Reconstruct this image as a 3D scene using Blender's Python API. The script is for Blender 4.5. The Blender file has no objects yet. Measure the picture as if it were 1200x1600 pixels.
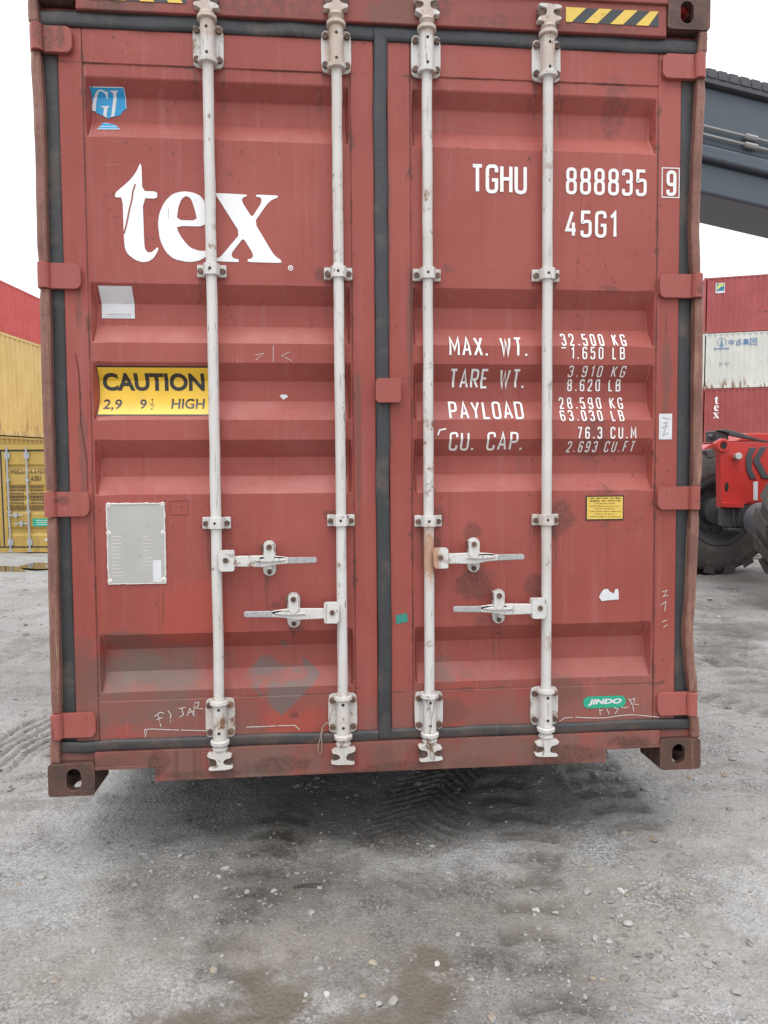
import bpy, bmesh, math, random
import numpy as np
from mathutils import Vector, Matrix, Euler
from mathutils.geometry import tessellate_polygon

# ------------------------------------------------------------------ camera, light
SC = bpy.context.scene
COL = SC.collection
F = 1155.0                                   # focal length in pixels of the 1200 x 1600 photograph
CL = np.array([-0.2450, -2.6930, 1.1390])    # camera seen from the hanging container's own frame
YAW, PITCH, ROLL = math.radians(5.10), math.radians(-2.74), math.radians(-0.42)
TILT = math.radians(-1.36)                   # the container hangs with its far end lower
LIFT = 0.285                                  # door sill height above the ground

def cam_axes(yaw, pitch, roll):
    cy, sy, cp, sp, cr, sr = math.cos(yaw), math.sin(yaw), math.cos(pitch), math.sin(pitch), math.cos(roll), math.sin(roll)
    f = np.array([sy*cp, cy*cp, sp]); r0 = np.array([cy, -sy, 0.0]); u0 = np.cross(r0, f)
    return np.array([cr*r0 + sr*u0, sr*r0 - cr*u0, f])        # right, down, forward
ML = cam_axes(YAW, PITCH, ROLL)
RX = np.array(Matrix.Rotation(TILT, 3, 'X'))
CW = RX @ CL + np.array([0, 0, LIFT])
MW = ML @ RX.T

def door(u, v, y=0.035):
    """photo measurement -> (x, z) on the container's door plane at depth y"""
    d = np.array([(u-600)/F, (v-800)/F, 1.0]) @ ML
    p = CL + (y - CL[1])/d[1]*d
    return float(p[0]), float(p[2])
def at(u, v, depth):
    """photo measurement at a known distance -> world point"""
    return Vector(CW + np.array([(u-600)/F, (v-800)/F, 1.0]) @ MW * depth)
def at_y(u, v, Y):
    d = np.array([(u-600)/F, (v-800)/F, 1.0]) @ MW
    return Vector(CW + (Y - CW[1])/d[1]*d)
def at_z(u, v, Z):
    d = np.array([(u-600)/F, (v-800)/F, 1.0]) @ MW
    return Vector(CW + (Z - CW[2])/d[2]*d)

cam = bpy.data.cameras.new('camera'); camo = bpy.data.objects.new('camera', cam); COL.objects.link(camo)
cam.sensor_fit = 'VERTICAL'; cam.sensor_height = 36.0; cam.lens = 36.0*F/1600.0
cam.clip_start = 0.05; cam.clip_end = 2000
R3 = Matrix(((MW[0][0], -MW[1][0], -MW[2][0]), (MW[0][1], -MW[1][1], -MW[2][1]), (MW[0][2], -MW[1][2], -MW[2][2])))
camo.matrix_world = Matrix.Translation(Vector(CW)) @ R3.to_4x4()
SC.camera = camo

SUN_EL, SUN_AZ = math.radians(69), math.radians(196)
w = bpy.data.worlds.new('World'); SC.world = w; w.use_nodes = True
wn, wl = w.node_tree.nodes, w.node_tree.links
bg = wn['Background']
sky = wn.new('ShaderNodeTexSky'); sky.sky_type = 'NISHITA'; sky.sun_disc = False
sky.sun_elevation = SUN_EL; sky.sun_rotation = SUN_AZ; sky.dust_density = 4.0
mx = wn.new('ShaderNodeMix'); mx.data_type = 'RGBA'; mx.inputs[0].default_value = 0.86
wl.new(sky.outputs[0], mx.inputs[6])   # overcast: a white cloud deck, brighter overhead than at the horizon
tc = wn.new('ShaderNodeTexCoord'); sx_ = wn.new('ShaderNodeSeparateXYZ'); wl.new(tc.outputs['Generated'], sx_.inputs[0])
mr = wn.new('ShaderNodeMapRange'); wl.new(sx_.outputs[2], mr.inputs[0]); mr.inputs[1].default_value = 0.0; mr.inputs[2].default_value = 1.0
cm = wn.new('ShaderNodeMix'); cm.data_type = 'RGBA'; wl.new(mr.outputs[0], cm.inputs[0])
cm.inputs[6].default_value = (9.0, 9.1, 9.3, 1); cm.inputs[7].default_value = (19.0, 19.3, 19.7, 1)
wl.new(cm.outputs[2], mx.inputs[7])
wl.new(mx.outputs[2], bg.inputs['Color']); bg.inputs['Strength'].default_value = 0.12
sd = bpy.data.lights.new('sun', 'SUN'); sd.energy = 1.5; sd.angle = math.radians(38); sd.color = (1, 0.97, 0.93)
so = bpy.data.objects.new('sun', sd); COL.objects.link(so)
sv = Vector((math.sin(SUN_AZ)*math.cos(SUN_EL), math.cos(SUN_AZ)*math.cos(SUN_EL), math.sin(SUN_EL)))
so.rotation_euler = sv.to_track_quat('Z', 'Y').to_euler()
SC.view_settings.view_transform = 'Standard'; SC.view_settings.look = 'None'
SC.view_settings.exposure = 0.0; SC.view_settings.gamma = 1.0

# fold lines of the pressed door skin (local depth and height)
Y_OUT, Y_IN, Y_RAIL = .035, .080, .031
def _z(u, v, y): return door(u, v, y)[1]
REC = []
for (a, b, c, d) in ((131, 163, 200, 222), (446, 478, 511, 537), (567, 596, 627, 656), (687, 714, 743, 771), (986, 1008, 1042, 1074)):
    REC.append((_z(430, a, Y_OUT), _z(430, b, Y_IN), _z(430, c, Y_IN), _z(430, d, Y_OUT)))
Z_TOP, Z_BOT = _z(430, 111, Y_OUT), _z(430, 1087, Y_OUT)
LX = (-1.045, -.113); RXX = (.104, 1.039)

# ------------------------------------------------------------------ materials
class NT:
    def __init__(s, name):
        s.m = bpy.data.materials.new(name); s.m.use_nodes = True
        s.nd, s.lk = s.m.node_tree.nodes, s.m.node_tree.links
        s.bsdf = s.nd['Principled BSDF']; s.out = s.nd['Material Output']
        s.P = s.nd.new('ShaderNodeTexCoord').outputs['Object']
        s.sep = None
    def put(s, sock, v):
        if isinstance(v, bpy.types.NodeSocket): s.lk.new(v, sock)
        else:
            if isinstance(v, tuple) and len(v) == 3 and sock.type == 'RGBA': v = v + (1,)
            sock.default_value = v
    def math(s, op, a, b=0.0, clamp=False):
        n = s.nd.new('ShaderNodeMath'); n.operation = op; n.use_clamp = clamp
        s.put(n.inputs[0], a); s.put(n.inputs[1], b); return n.outputs[0]
    def xyz(s):
        if s.sep is None:
            s.sep = s.nd.new('ShaderNodeSeparateXYZ'); s.lk.new(s.P, s.sep.inputs[0])
        return s.sep.outputs
    def vec(s, op, a, b):
        n = s.nd.new('ShaderNodeVectorMath'); n.operation = op; s.put(n.inputs[0], a); s.put(n.inputs[1], b)
        return n.outputs['Value'] if op == 'LENGTH' else n.outputs[0]
    def noise(s, scale, detail=4.0, rough=0.55, stretch=None, off=None):
        v = s.P
        if stretch: v = s.vec('MULTIPLY', v, stretch)
        if off: v = s.vec('ADD', v, off)
        n = s.nd.new('ShaderNodeTexNoise'); s.put(n.inputs['Vector'], v)
        n.inputs['Scale'].default_value = scale; n.inputs['Detail'].default_value = detail; n.inputs['Roughness'].default_value = rough
        return n.outputs[0]
    def voro(s, scale, feature='F1', out=0):
        n = s.nd.new('ShaderNodeTexVoronoi'); n.feature = feature; s.lk.new(s.P, n.inputs['Vector']); n.inputs['Scale'].default_value = scale
        return n.outputs[out]
    def step(s, v, a, b, lo=0.0, hi=1.0):
        n = s.nd.new('ShaderNodeMapRange'); n.interpolation_type = 'SMOOTHSTEP'
        s.put(n.inputs[0], v); n.inputs[1].default_value = a; n.inputs[2].default_value = b
        n.inputs[3].default_value = lo; n.inputs[4].default_value = hi; return n.outputs[0]
    def mix(s, f, a, b, mode='MIX'):
        n = s.nd.new('ShaderNodeMix'); n.data_type = 'RGBA'; n.blend_type = mode
        s.put(n.inputs[0], f); s.put(n.inputs[6], a); s.put(n.inputs[7], b); return n.outputs[2]
    def spot(s, x, z, rx, rz, warp, k=0.9):
        v = s.vec('SUBTRACT', s.P, (x, 0, z)); v = s.vec('MULTIPLY', v, (1/rx, 0, 1/rz))
        l = s.vec('LENGTH', v, (0, 0, 0))
        l = s.math('ADD', l, s.math('MULTIPLY', s.math('SUBTRACT', warp, 0.5), 2.2*k))
        return s.step(l, 1.0, 0.55)
    def edges(s, radius, lo=.06, hi=.25):
        b = s.nd.new('ShaderNodeBevel'); b.samples = 4; b.inputs['Radius'].default_value = radius
        g = s.nd.new('ShaderNodeNewGeometry'); d = s.nd.new('ShaderNodeVectorMath'); d.operation = 'DOT_PRODUCT'
        s.lk.new(b.outputs[0], d.inputs[0]); s.lk.new(g.outputs['Normal'], d.inputs[1])
        return s.step(s.math('SUBTRACT', 1.0, d.outputs['Value']), lo*.2, hi*.5)
    def done(s, col, rough=0.5, metal=0.0, bump=None, dist=0.002, strength=0.6, spec=None):
        s.put(s.bsdf.inputs['Base Color'], col); s.put(s.bsdf.inputs['Roughness'], rough)
        s.put(s.bsdf.inputs['Metallic'], metal)
        if spec is not None: s.put(s.bsdf.inputs['Specular IOR Level'], spec)
        if bump is not None:
            b = s.nd.new('ShaderNodeBump'); b.inputs['Strength'].default_value = strength; b.inputs['Distance'].default_value = dist
            s.put(b.inputs['Height'], bump); s.lk.new(b.outputs[0], s.bsdf.inputs['Normal'])
        return s.m

def plain(name, col, rough=0.5, metal=0.0, var=0.18, scale=9.0, bump=0.0015, spec=None):
    t = NT(name); n = t.noise(scale, 5); f = t.noise(scale*9, 3)
    c = t.mix(n, tuple(x*(1-var) for x in col), tuple(min(1, x*(1+var)) for x in col))
    c = t.mix(t.step(f, .55, .8, 0, .3), c, tuple(x*0.6 for x in col))
    return t.done(c, t.step(n, .3, .7, rough-.06, rough+.08), metal, f, bump, .4, spec)

def red_paint(name, base=(0.282, 0.062, 0.049), base2=(0.348, 0.089, 0.072), spots=(), grime=None, rust=1.0, placards=(), seams=False, wear=0.0):
    t = NT(name); P = t.xyz()
    big = t.noise(1.1, 4); med = t.noise(7, 5); fine = t.noise(70, 4); streak = t.noise(1.0, 4, .6, (26, 26, 1.1))
    c = t.mix(t.step(big, .3, .7), base, base2)
    c = t.mix(t.step(streak, .52, .78, 0, .38), c, (0.36, 0.150, 0.132))                 # chalky run-off streaks
    c = t.mix(t.step(t.noise(1, 3, .6, (30, 30, .8), (7, 3, 1)), .58, .8, 0, .4), c, tuple(x*.62 for x in base))
    c = t.mix(t.step(t.noise(2.3, 5, .65, None, (3, 1, 4)), .55, .75, 0, .35), c, (0.32, 0.120, 0.103))
    speck = t.math('MULTIPLY', t.step(fine, .60, .70), t.step(t.noise(3.1, 3, .5, None, (2, 9, 5)), .54, .70))
    c = t.mix(t.math('MULTIPLY', speck, .75*rust), c, (0.085, 0.038, 0.028))
    pits = t.step(t.noise(24, 2, .5, None, (5, 5, 1)), .735, .77)
    c = t.mix(t.math('MULTIPLY', pits, .7*rust), c, (0.11, 0.035, 0.025))
    if grime:                                                                             # dirt thrown up along the bottom
        g = t.step(P[2], grime[1], grime[0]); g = t.math('MULTIPLY', g, t.step(t.noise(5.0, 6, .66, (1, 1, .8)), .33, .58))
        c = t.mix(t.math('MULTIPLY', g, .72), c, (0.17, 0.105, 0.085))
    warp = t.noise(11, 8, .74)
    sc = t.math('MULTIPLY', t.step(t.noise(1, 2, .5, (210, 210, 5), (8, 1, 3)), .70, .73), t.step(t.noise(3.3, 3, .6, None, (1, 7, 7)), .50, .58))      # sharp vertical and sideways scrapes
    sc2 = t.math('MULTIPLY', t.step(t.noise(1, 2, .5, (9, 9, 230), (2, 1, 9)), .715, .735), t.step(t.noise(2.7, 3, .6, None, (5, 2, 1)), .52, .60))
    c = t.mix(t.math('MULTIPLY', t.math('MAXIMUM', sc, sc2), .38), c, (0.46, 0.22, 0.19))
    ck = t.math('MULTIPLY', t.step(t.noise(48, 5, .72, (1, 1, .7), (9, 3, 2)), .635, .66), t.step(t.noise(2.1, 4, .62, None, (7, 7, 4)), .53, .62))          # paint flaked to bare rusty steel
    c = t.mix(t.math('MULTIPLY', ck, .85*min(rust, 1.0)), c, (0.075, 0.040, 0.033))
    if seams:                                                                             # rust bleeding out of the weld lines
        sm = None
        for q in (Z_TOP, Z_BOT): d = t.math('ABSOLUTE', t.math('SUBTRACT', P[2], q)); sm = d if sm is None else t.math('MINIMUM', sm, d)
        for q in LX+RXX: sm = t.math('MINIMUM', sm, t.math('ABSOLUTE', t.math('SUBTRACT', P[0], q)))
        m = t.math('MULTIPLY', t.step(t.math('SUBTRACT', sm, t.math('MULTIPLY', t.step(t.noise(13, 5, .7, None, (3, 3, 8)), .5, .8), .022)), .005, .0), t.step(t.noise(6, 4, .6, None, (6, 0, 2)), .42, .56))
        c = t.mix(t.math('MULTIPLY', m, .75), c, (0.10, 0.045, 0.036))
    if wear > 0:
        m = t.math('MULTIPLY', t.edges(.006), t.step(t.noise(17, 5, .68, None, (2, 7, 1)), .50, .60)); c = t.mix(t.math('MULTIPLY', m, wear), c, (0.095, 0.048, 0.038))
    for (u, v, ru, rv, kind) in spots:
        x, z = door(u, v); m = t.spot(x, z, ru/427, rv/427, warp)
        if kind == 'rust': m = t.math('MULTIPLY', m, t.step(t.noise(85, 7, .78), .36, .62, .22, 1.0)); c = t.mix(t.math('MULTIPLY', m, .78), c, (0.085, 0.045, 0.037))
        elif kind == 'dirt': c = t.mix(t.math('MULTIPLY', m, .62), c, (0.15, 0.075, 0.06))
        elif kind == 'run': m = t.math('MULTIPLY', m, t.step(t.noise(1, 4, .62, (75, 75, 2.2)), .46, .66)); c = t.mix(t.math('MULTIPLY', m, .7), c, (0.125, 0.055, 0.042))
        elif kind == 'grey': c = t.mix(t.math('MULTIPLY', m, t.step(t.noise(7, 6, .66, (1.4, 1, .45)), .34, .62, .10, .68)), c, (0.150, 0.104, 0.09))
        elif kind == 'fresh': c = t.mix(t.math('MULTIPLY', m, .5), c, (0.40, 0.075, 0.052))
        elif kind == 'soot': m = t.math('MULTIPLY', m, t.step(t.noise(40, 3, .6), .3, .6)); c = t.mix(t.math('MULTIPLY', m, .45), c, (0.09, 0.05, 0.045))
    for (u, v, r) in placards:                                                            # glue ghost of a removed diamond placard
        x, z = door(u, v)
        dx = t.math('ABSOLUTE', t.math('SUBTRACT', P[0], x)); dz = t.math('ABSOLUTE', t.math('SUBTRACT', P[2], z))
        l = t.math('ADD', t.math('ADD', dx, dz), t.math('MULTIPLY', t.math('SUBTRACT', warp, .5), .03))
        m = t.math('MULTIPLY', t.step(l, r+.006, r-.004), t.step(t.noise(4.2, 4, .6, None, (1.3, 0, 2.2)), .40, .50))
        c = t.mix(t.math('MULTIPLY', m, .85), c, (0.15, 0.115, 0.108))
    r = t.step(med, .3, .7, .36, .56)
    h = t.math('ADD', t.math('MULTIPLY', big, 3.0), t.math('ADD', t.math('MULTIPLY', med, .8), t.math('MULTIPLY', fine, .12)))
    return t.done(c, r, 0, h, .005, .6, .32)

def white_paint(name):
    t = NT(name); P = t.xyz()
    n = t.noise(6, 5); st = t.noise(1, 5, .62, (60, 60, 4)); f = t.noise(90, 3)
    c = t.mix(n, (0.56, 0.548, 0.525), (0.66, 0.65, 0.635))
    c = t.mix(t.step(t.noise(1.7, 4, .6, None, (4, 4, 4)), .45, .7, 0, .45), c, (0.46, 0.385, 0.32))      # dusty beige
    c = t.mix(t.step(st, .58, .68, 0, .65), c, (0.30, 0.27, 0.25))
    c = t.mix(t.step(t.noise(1, 5, .7, (110, 110, 9), (3, 9, 2)), .63, .68, 0, .8), c, (0.17, 0.15, 0.14))                        # long scuffs
    c = t.mix(t.math('MULTIPLY', t.step(t.noise(14, 6, .72, None, (1, 2, 3)), .54, .64), t.step(t.noise(2.2, 2, .5, None, (8, 2, 3)), .44, .58)), c, (0.21, 0.105, 0.055))
    c = t.mix(t.step(t.noise(38, 2, .5, (1.5, 1.5, .6)), .70, .74, 0, .8), c, (0.16, 0.12, 0.10))
    e = t.math('MULTIPLY', t.edges(.004), t.step(t.noise(30, 4, .65, None, (3, 3, 9)), .46, .56)); c = t.mix(t.math('MULTIPLY', e, .8), c, (0.20, 0.115, 0.075))
    rx, rz = door(671, 865, 0.0)
    m = t.spot(rx, rz, .05, .13, t.noise(16, 5, .7, (1, 1, .5)), .8)
    c = t.mix(t.math('MULTIPLY', m, .8), c, (0.40, 0.19, 0.09))
    for (u, v) in ((322, 30), (523, 30), (667, 30), (856, 40), (858, 90), (523, 80)):
        x, z = door(u, v, 0.0); m = t.spot(x, z, .045, .08, t.noise(20, 5, .7), .9); c = t.mix(t.math('MULTIPLY', m, .5), c, (0.38, 0.24, 0.15))
    return t.done(c, t.step(n, .3, .7, .42, .62), 0, t.math('ADD', n, f), .0012, .5)

def rusty(name, a=(0.14, 0.062, 0.045), b=(0.085, 0.045, 0.036), tan=(0.33, 0.19, 0.10), k=.5):
    t = NT(name); n = t.noise(9, 6, .62); f = t.noise(60, 4, .6); s = t.noise(1, 4, .6, (40, 40, 3))
    c = t.mix(t.step(n, .35, .65), a, b)
    c = t.mix(t.math('MULTIPLY', t.step(s, .55, .68), k), c, tan)
    c = t.mix(t.step(f, .58, .7, 0, .6), c, tuple(x*.5 for x in b))
    c = t.mix(t.math('MULTIPLY', t.edges(.006), t.step(t.noise(20, 4, .6, None, (3, 1, 1)), .42, .58, 0, .75)), c, tan)
    return t.done(c, t.step(n, .3, .7, .55, .8), 0, t.math('ADD', n, f), .003, .6)

def steel_side(name, a, b, rust=(0.16, 0.075, 0.04), rk=.5, top=2.9):
    """faded corrugated container paint with rust runs from the bottom rail"""
    t = NT(name); P = t.xyz(); n = t.noise(1.3, 5, .6); s = t.noise(1, 4, .6, (5, 5, .5)); f = t.noise(18, 4)
    c = t.mix(t.step(n, .3, .7), a, b); c = t.mix(t.step(s, .5, .75, 0, .35), c, tuple(x*.72 for x in a))
    low = t.math('MULTIPLY', t.step(P[2], .75, .1), t.step(t.noise(1, 4, .6, (7, 7, 1.3), (3, 3, 0)), .5, .62))
    c = t.mix(t.math('MULTIPLY', low, rk), c, rust)
    c = t.mix(t.math('MULTIPLY', t.step(f, .66, .72), rk*.8), c, rust)
    return t.done(c, .5, 0, n, .01, .3)

def gasket_mat():
    t = NT('rubber_gasket'); n = t.noise(5, 6, .65); f = t.noise(1, 4, .6, (50, 50, 3)); g = t.noise(40, 4)
    c = t.mix(n, (0.024, 0.026, 0.030), (0.046, 0.048, 0.053))
    c = t.mix(t.step(t.noise(4, 7, .72, None, (2, 5, 8)), .50, .68, 0, .7), c, (0.115, 0.085, 0.072))
    c = t.mix(t.math('MULTIPLY', t.step(t.xyz()[2], .26, .16), t.step(t.noise(7, 6, .7, (1, 1, 2.5), (4, 4, 4)), .42, .6, .1, .8)), c, (0.085, 0.058, 0.046))
    c = t.mix(t.step(f, .6, .75, 0, .4), c, (0.10, 0.09, 0.085))
    return t.done(c, t.step(n, .3, .7, .42, .62), 0, t.math('ADD', n, g), .003, .5)

def vinyl(name, col, dirt=.3, worn=0.0, rough=.4):
    t = NT(name); n = t.noise(14, 5, .6); f = t.noise(80, 3, .6)
    c = t.mix(t.math('MULTIPLY', t.step(n, .45, .75), dirt), col, tuple(x*.55+.03 for x in col))
    c = t.mix(t.step(f, .68, .74, 0, dirt*1.5), c, (0.12, 0.08, 0.06))
    m = t.done(c, rough)
    if worn > 0:
        tr = t.nd.new('ShaderNodeBsdfTransparent'); ms = t.nd.new('ShaderNodeMixShader')
        h = t.math('MAXIMUM', t.step(t.noise(55, 4, .7), .70-worn*.12, .73-worn*.12), t.step(t.noise(1, 3, .6, (90, 90, 5)), .74-worn*.1, .76-worn*.1))
        t.lk.new(h, ms.inputs[0]); t.lk.new(t.bsdf.outputs[0], ms.inputs[1]); t.lk.new(tr.outputs[0], ms.inputs[2]); t.lk.new(ms.outputs[0], t.out.inputs[0])
    return m

SPOTS = [(740, 910, 38, 34, 'rust'), (738, 830, 20, 18, 'rust'), (872, 812, 34, 36, 'rust'), (838, 915, 24, 24, 'rust'), (684, 806, 16, 22, 'rust'), (676, 848, 14, 12, 'rust'),
         (930, 690, 26, 48, 'soot'), (962, 160, 26, 58, 'soot'), (943, 815, 14, 14, 'soot'), (943, 768, 20, 10, 'soot'), (502, 430, 12, 14, 'rust'), (514, 805, 14, 10, 'rust'),
         (220, 1085, 130, 62, 'grey'), (265, 1040, 110, 40, 'grey'), (190, 1050, 60, 40, 'grey'), (455, 1125, 60, 26, 'fresh'), (120, 1060, 40, 90, 'dirt'), (95, 1120, 40, 60, 'dirt'),
         (460, 1116, 12, 12, 'rust'), (700, 1050, 44, 24, 'grey'), (700, 1110, 40, 26, 'dirt'), (880, 1080, 40, 30, 'dirt'), (300, 960, 80, 60, 'fresh'), (195, 1000, 60, 20, 'dirt'),
         (372, 1170, 60, 26, 'dirt'), (430, 1180, 40, 14, 'rust'), (700, 1175, 80, 20, 'rust'), (860, 1150, 40, 16, 'rust'), (960, 1150, 50, 24, 'dirt'), (90, 60, 26, 20, 'rust'),
         (700, 420, 14, 10, 'soot'), (955, 452, 20, 7, 'soot'), (430, 945, 10, 8, 'soot'), (760, 975, 26, 14, 'soot'), (462, 983, 14, 8, 'rust')]
for (u, v) in ((300, 118), (345, 120), (500, 120), (545, 125), (647, 130), (686, 130), (836, 135), (876, 136), (316, 448), (514, 446), (540, 448), (650, 452), (838, 450), (866, 450), (326, 838), (358, 840), (655, 838), (682, 836), (834, 834), (864, 836), (420, 920), (460, 1000), (780, 1000), (610, 655), (125, 470), (140, 830), (1035, 490), (1032, 820), (200, 930), (250, 935)): SPOTS.append((u, v+14, 9, 46, 'run'))
for (u, v, ru, rv) in ((600, 300, 12, 200), (130, 700, 8, 120), (560, 700, 6, 160), (640, 500, 6, 120), (1040, 600, 10, 90)): SPOTS.append((u, v, ru, rv, 'dirt'))
M_door = red_paint('door_red_paint', seams=True, wear=.7, spots=SPOTS, grime=(0.05, 0.62), placards=((440, 1058, .145),))
FSP = [(420, 20, 120, 22, 'soot'), (620, 25, 60, 30, 'dirt'), (760, 40, 60, 14, 'soot'), (940, 52, 70, 10, 'soot'), (200, 10, 60, 24, 'dirt'), (690, 20, 24, 20, 'soot'), (880, 36, 24, 22, 'soot'), (244, 1198, 14, 26, 'rust'), (170, 1188, 30, 12, 'rust'), (950, 1185, 12, 24, 'rust'), (990, 1160, 34, 12, 'rust'), (310, 1185, 16, 40, 'run'), (275, 1185, 10, 40, 'run'), (400, 1190, 60, 34, 'grey'), (600, 1185, 24, 30, 'dirt'), (820, 1180, 20, 30, 'grey'), (440, 1190, 70, 16, 'rust'), (250, 1190, 20, 30, 'rust'), (620, 1196, 60, 14, 'rust'), (740, 1190, 50, 20, 'dirt'), (900, 1175, 60, 20, 'rust'), (320, 1205, 90, 9, 'rust'), (540, 1206, 120, 8, 'rust'), (860, 1192, 90, 8, 'rust'), (165, 20, 40, 30, 'rust'), (980, 1155, 40, 14, 'rust'), (200, 1180, 40, 20, 'dirt')]
M_frame = red_paint('frame_red_paint', spots=FSP, wear=.9, base=(0.225, 0.053, 0.044), base2=(0.285, 0.078, 0.065), grime=(0.10, 0.40), rust=1.6)
M_hinge = red_paint('hinge_red_paint', spots=[(75, 62, 22, 26, 'rust'), (98, 60, 8, 22, 'rust'), (100, 782, 14, 8, 'rust'), (1090, 455, 16, 12, 'rust'), (80, 1140, 14, 20, 'rust')], wear=.9, base=(0.305, 0.080, 0.065), base2=(0.355, 0.102, 0.085), rust=1.2)
M_body = red_paint('body_red_paint', base=(0.27, 0.055, 0.045), base2=(0.32, 0.07, 0.058))
M_rod = white_paint('worn_white_paint')
M_post = rusty('rusty_brown_post', (0.235, 0.105, 0.082), (0.165, 0.075, 0.06), (0.42, 0.27, 0.16), .6)
M_cast = rusty('rusted_casting', (0.105, 0.048, 0.036), (0.065, 0.038, 0.032), (0.26, 0.15, 0.09), .55)
M_bolt = rusty('rusty_bolt', (0.115, 0.062, 0.045), (0.07, 0.042, 0.034))
M_gask = gasket_mat()
M_under = plain('bitumen_underseal', (.022, .021, .020), .7, 0, .3)
M_hole = plain('dark_hole', (0.015, 0.013, 0.012), .7)
M_white = vinyl('white_lettering', (0.82, 0.82, 0.81), .15, .22)
M_tex = vinyl('white_vinyl', (0.84, 0.85, 0.86), .12, .12)
M_stick = vinyl('white_sticker', (0.66, 0.67, 0.69), .3)
M_yel = vinyl('yellow_sticker', (0.80, 0.50, 0.035), .28, 0, .35)
M_yel2 = vinyl('faded_yellow', (0.72, 0.50, 0.09), .4, .3)
M_blk = vinyl('black_print', (0.025, 0.022, 0.02), .1)
M_navy = vinyl('dark_stripe', (0.035, 0.042, 0.05), .25)
M_green = vinyl('green_sticker', (0.02, 0.36, 0.22), .15)
M_teal = vinyl('teal_tape', (0.03, 0.24, 0.19), .2)
M_blue = vinyl('blue_sticker', (0.012, 0.29, 0.58), .12, .1)
M_grey_print = vinyl('grey_print', (0.38, 0.39, 0.40), .1)
M_chalk = vinyl('chalk', (0.56, 0.49, 0.47), .3, .8)
M_plate = plain('aluminium_plate', (0.46, 0.455, 0.43), .42, .35, .10, 6)
M_seal = plain('white_sealant', (0.66, 0.62, 0.60), .6, 0, .12)
M_grip = plain('worn_grip', (0.40, 0.40, 0.40), .45, .3, .4, 60, .004)
M_wire = plain('dull_wire', (0.38, 0.33, 0.27), .5, .5)
# ------------------------------------------------------------------ mesh helpers
def Sm(a, b, t):
    t = min(1, max(0, (t-a)/(b-a))); return t*t*(3-2*t)

class MB:
    def __init__(s): s.v, s.f, s.m = [], [], []
    def add(s, vs, fs, mi=0):
        o = len(s.v); s.v += [tuple(v) for v in vs]; s.f += [tuple(i+o for i in f) for f in fs]; s.m += [mi]*len(fs); return s
    def box(s, x0, x1, y0, y1, z0, z1, mi=0):
        return s.add([(x, y, z) for x in (x0, x1) for y in (y0, y1) for z in (z0, z1)],
                     [(0, 1, 3, 2), (4, 6, 7, 5), (0, 4, 5, 1), (2, 3, 7, 6), (0, 2, 6, 4), (1, 5, 7, 3)], mi)
    def prism(s, poly, a, b, axis='y', mi=0):
        """extrude a polygon; axis y: polygon in (x, z); axis x: (y, z); axis z: (x, y)"""
        def pt(p, t): return {'y': (p[0], t, p[1]), 'x': (t, p[0], p[1]), 'z': (p[0], p[1], t)}[axis]
        n = len(poly); vs = [pt(p, a) for p in poly] + [pt(p, b) for p in poly]
        fs = [(i, (i+1) % n, n+(i+1) % n, n+i) for i in range(n)]
        tri = tessellate_polygon([[Vector((p[0], p[1], 0)) for p in poly]])
        fs += [tuple(t) for t in tri] + [tuple(i+n for i in reversed(t)) for t in tri]
        return s.add(vs, fs, mi)
    def tube(s, pts, r, n=10, mi=0, cap=True):
        pts = [Vector(p) for p in pts]; rs = r if isinstance(r, (list, tuple)) else [r]*len(pts); vs = []; ref = None
        for i, p in enumerate(pts):
            d = (pts[min(i+1, len(pts)-1)] - pts[max(i-1, 0)]).normalized()
            if ref is None: ref = d.orthogonal().normalized()
            ref = (ref - d*ref.dot(d)).normalized(); b = d.cross(ref)
            vs += [p + (ref*math.cos(2*math.pi*k/n) + b*math.sin(2*math.pi*k/n))*rs[i] for k in range(n)]
        fs = [(i*n+k, i*n+(k+1) % n, (i+1)*n+(k+1) % n, (i+1)*n+k) for i in range(len(pts)-1) for k in range(n)]
        if cap: fs += [tuple(reversed(range(n))), tuple((len(pts)-1)*n+k for k in range(n))]
        return s.add(vs, fs, mi)
    def lathe(s, c, axis, prof, n=24, mi=0, cap=True):
        """prof: (distance along axis, radius)"""
        c = Vector(c); a = Vector(axis).normalized(); e1 = a.orthogonal().normalized(); e2 = a.cross(e1)
        vs = [c + a*t + (e1*math.cos(2*math.pi*k/n)+e2*math.sin(2*math.pi*k/n))*max(r, 1e-4) for t, r in prof for k in range(n)]
        fs = [(i*n+k, i*n+(k+1) % n, (i+1)*n+(k+1) % n, (i+1)*n+k) for i in range(len(prof)-1) for k in range(n)]
        if cap: fs += [tuple(reversed(range(n))), tuple((len(prof)-1)*n+k for k in range(n))]
        return s.add(vs, fs, mi)
    def build(s, name, mats, parent=None, bevel=0.0, seg=2, sharp=35, label=None):
        me = bpy.data.meshes.new(name); me.from_pydata(s.v, [], s.f); me.validate(); 
        for m in (mats if isinstance(mats, (list, tuple)) else [mats]): me.materials.append(m)
        if len(me.polygons) == len(s.m): me.polygons.foreach_set('material_index', s.m)
        bm = bmesh.new(); bm.from_mesh(me); bmesh.ops.recalc_face_normals(bm, faces=bm.faces); bm.to_mesh(me); bm.free()
        me.polygons.foreach_set('use_smooth', [True]*len(me.polygons)); me.set_sharp_from_angle(angle=math.radians(sharp))
        o = bpy.data.objects.new(name, me); COL.objects.link(o); o.parent = parent
        if bevel:
            b = o.modifiers.new('bevel', 'BEVEL'); b.width = bevel; b.segments = seg; b.limit_method = 'ANGLE'; b.angle_limit = math.radians(40)
        if label: o['label'] = label
        return o

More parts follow.
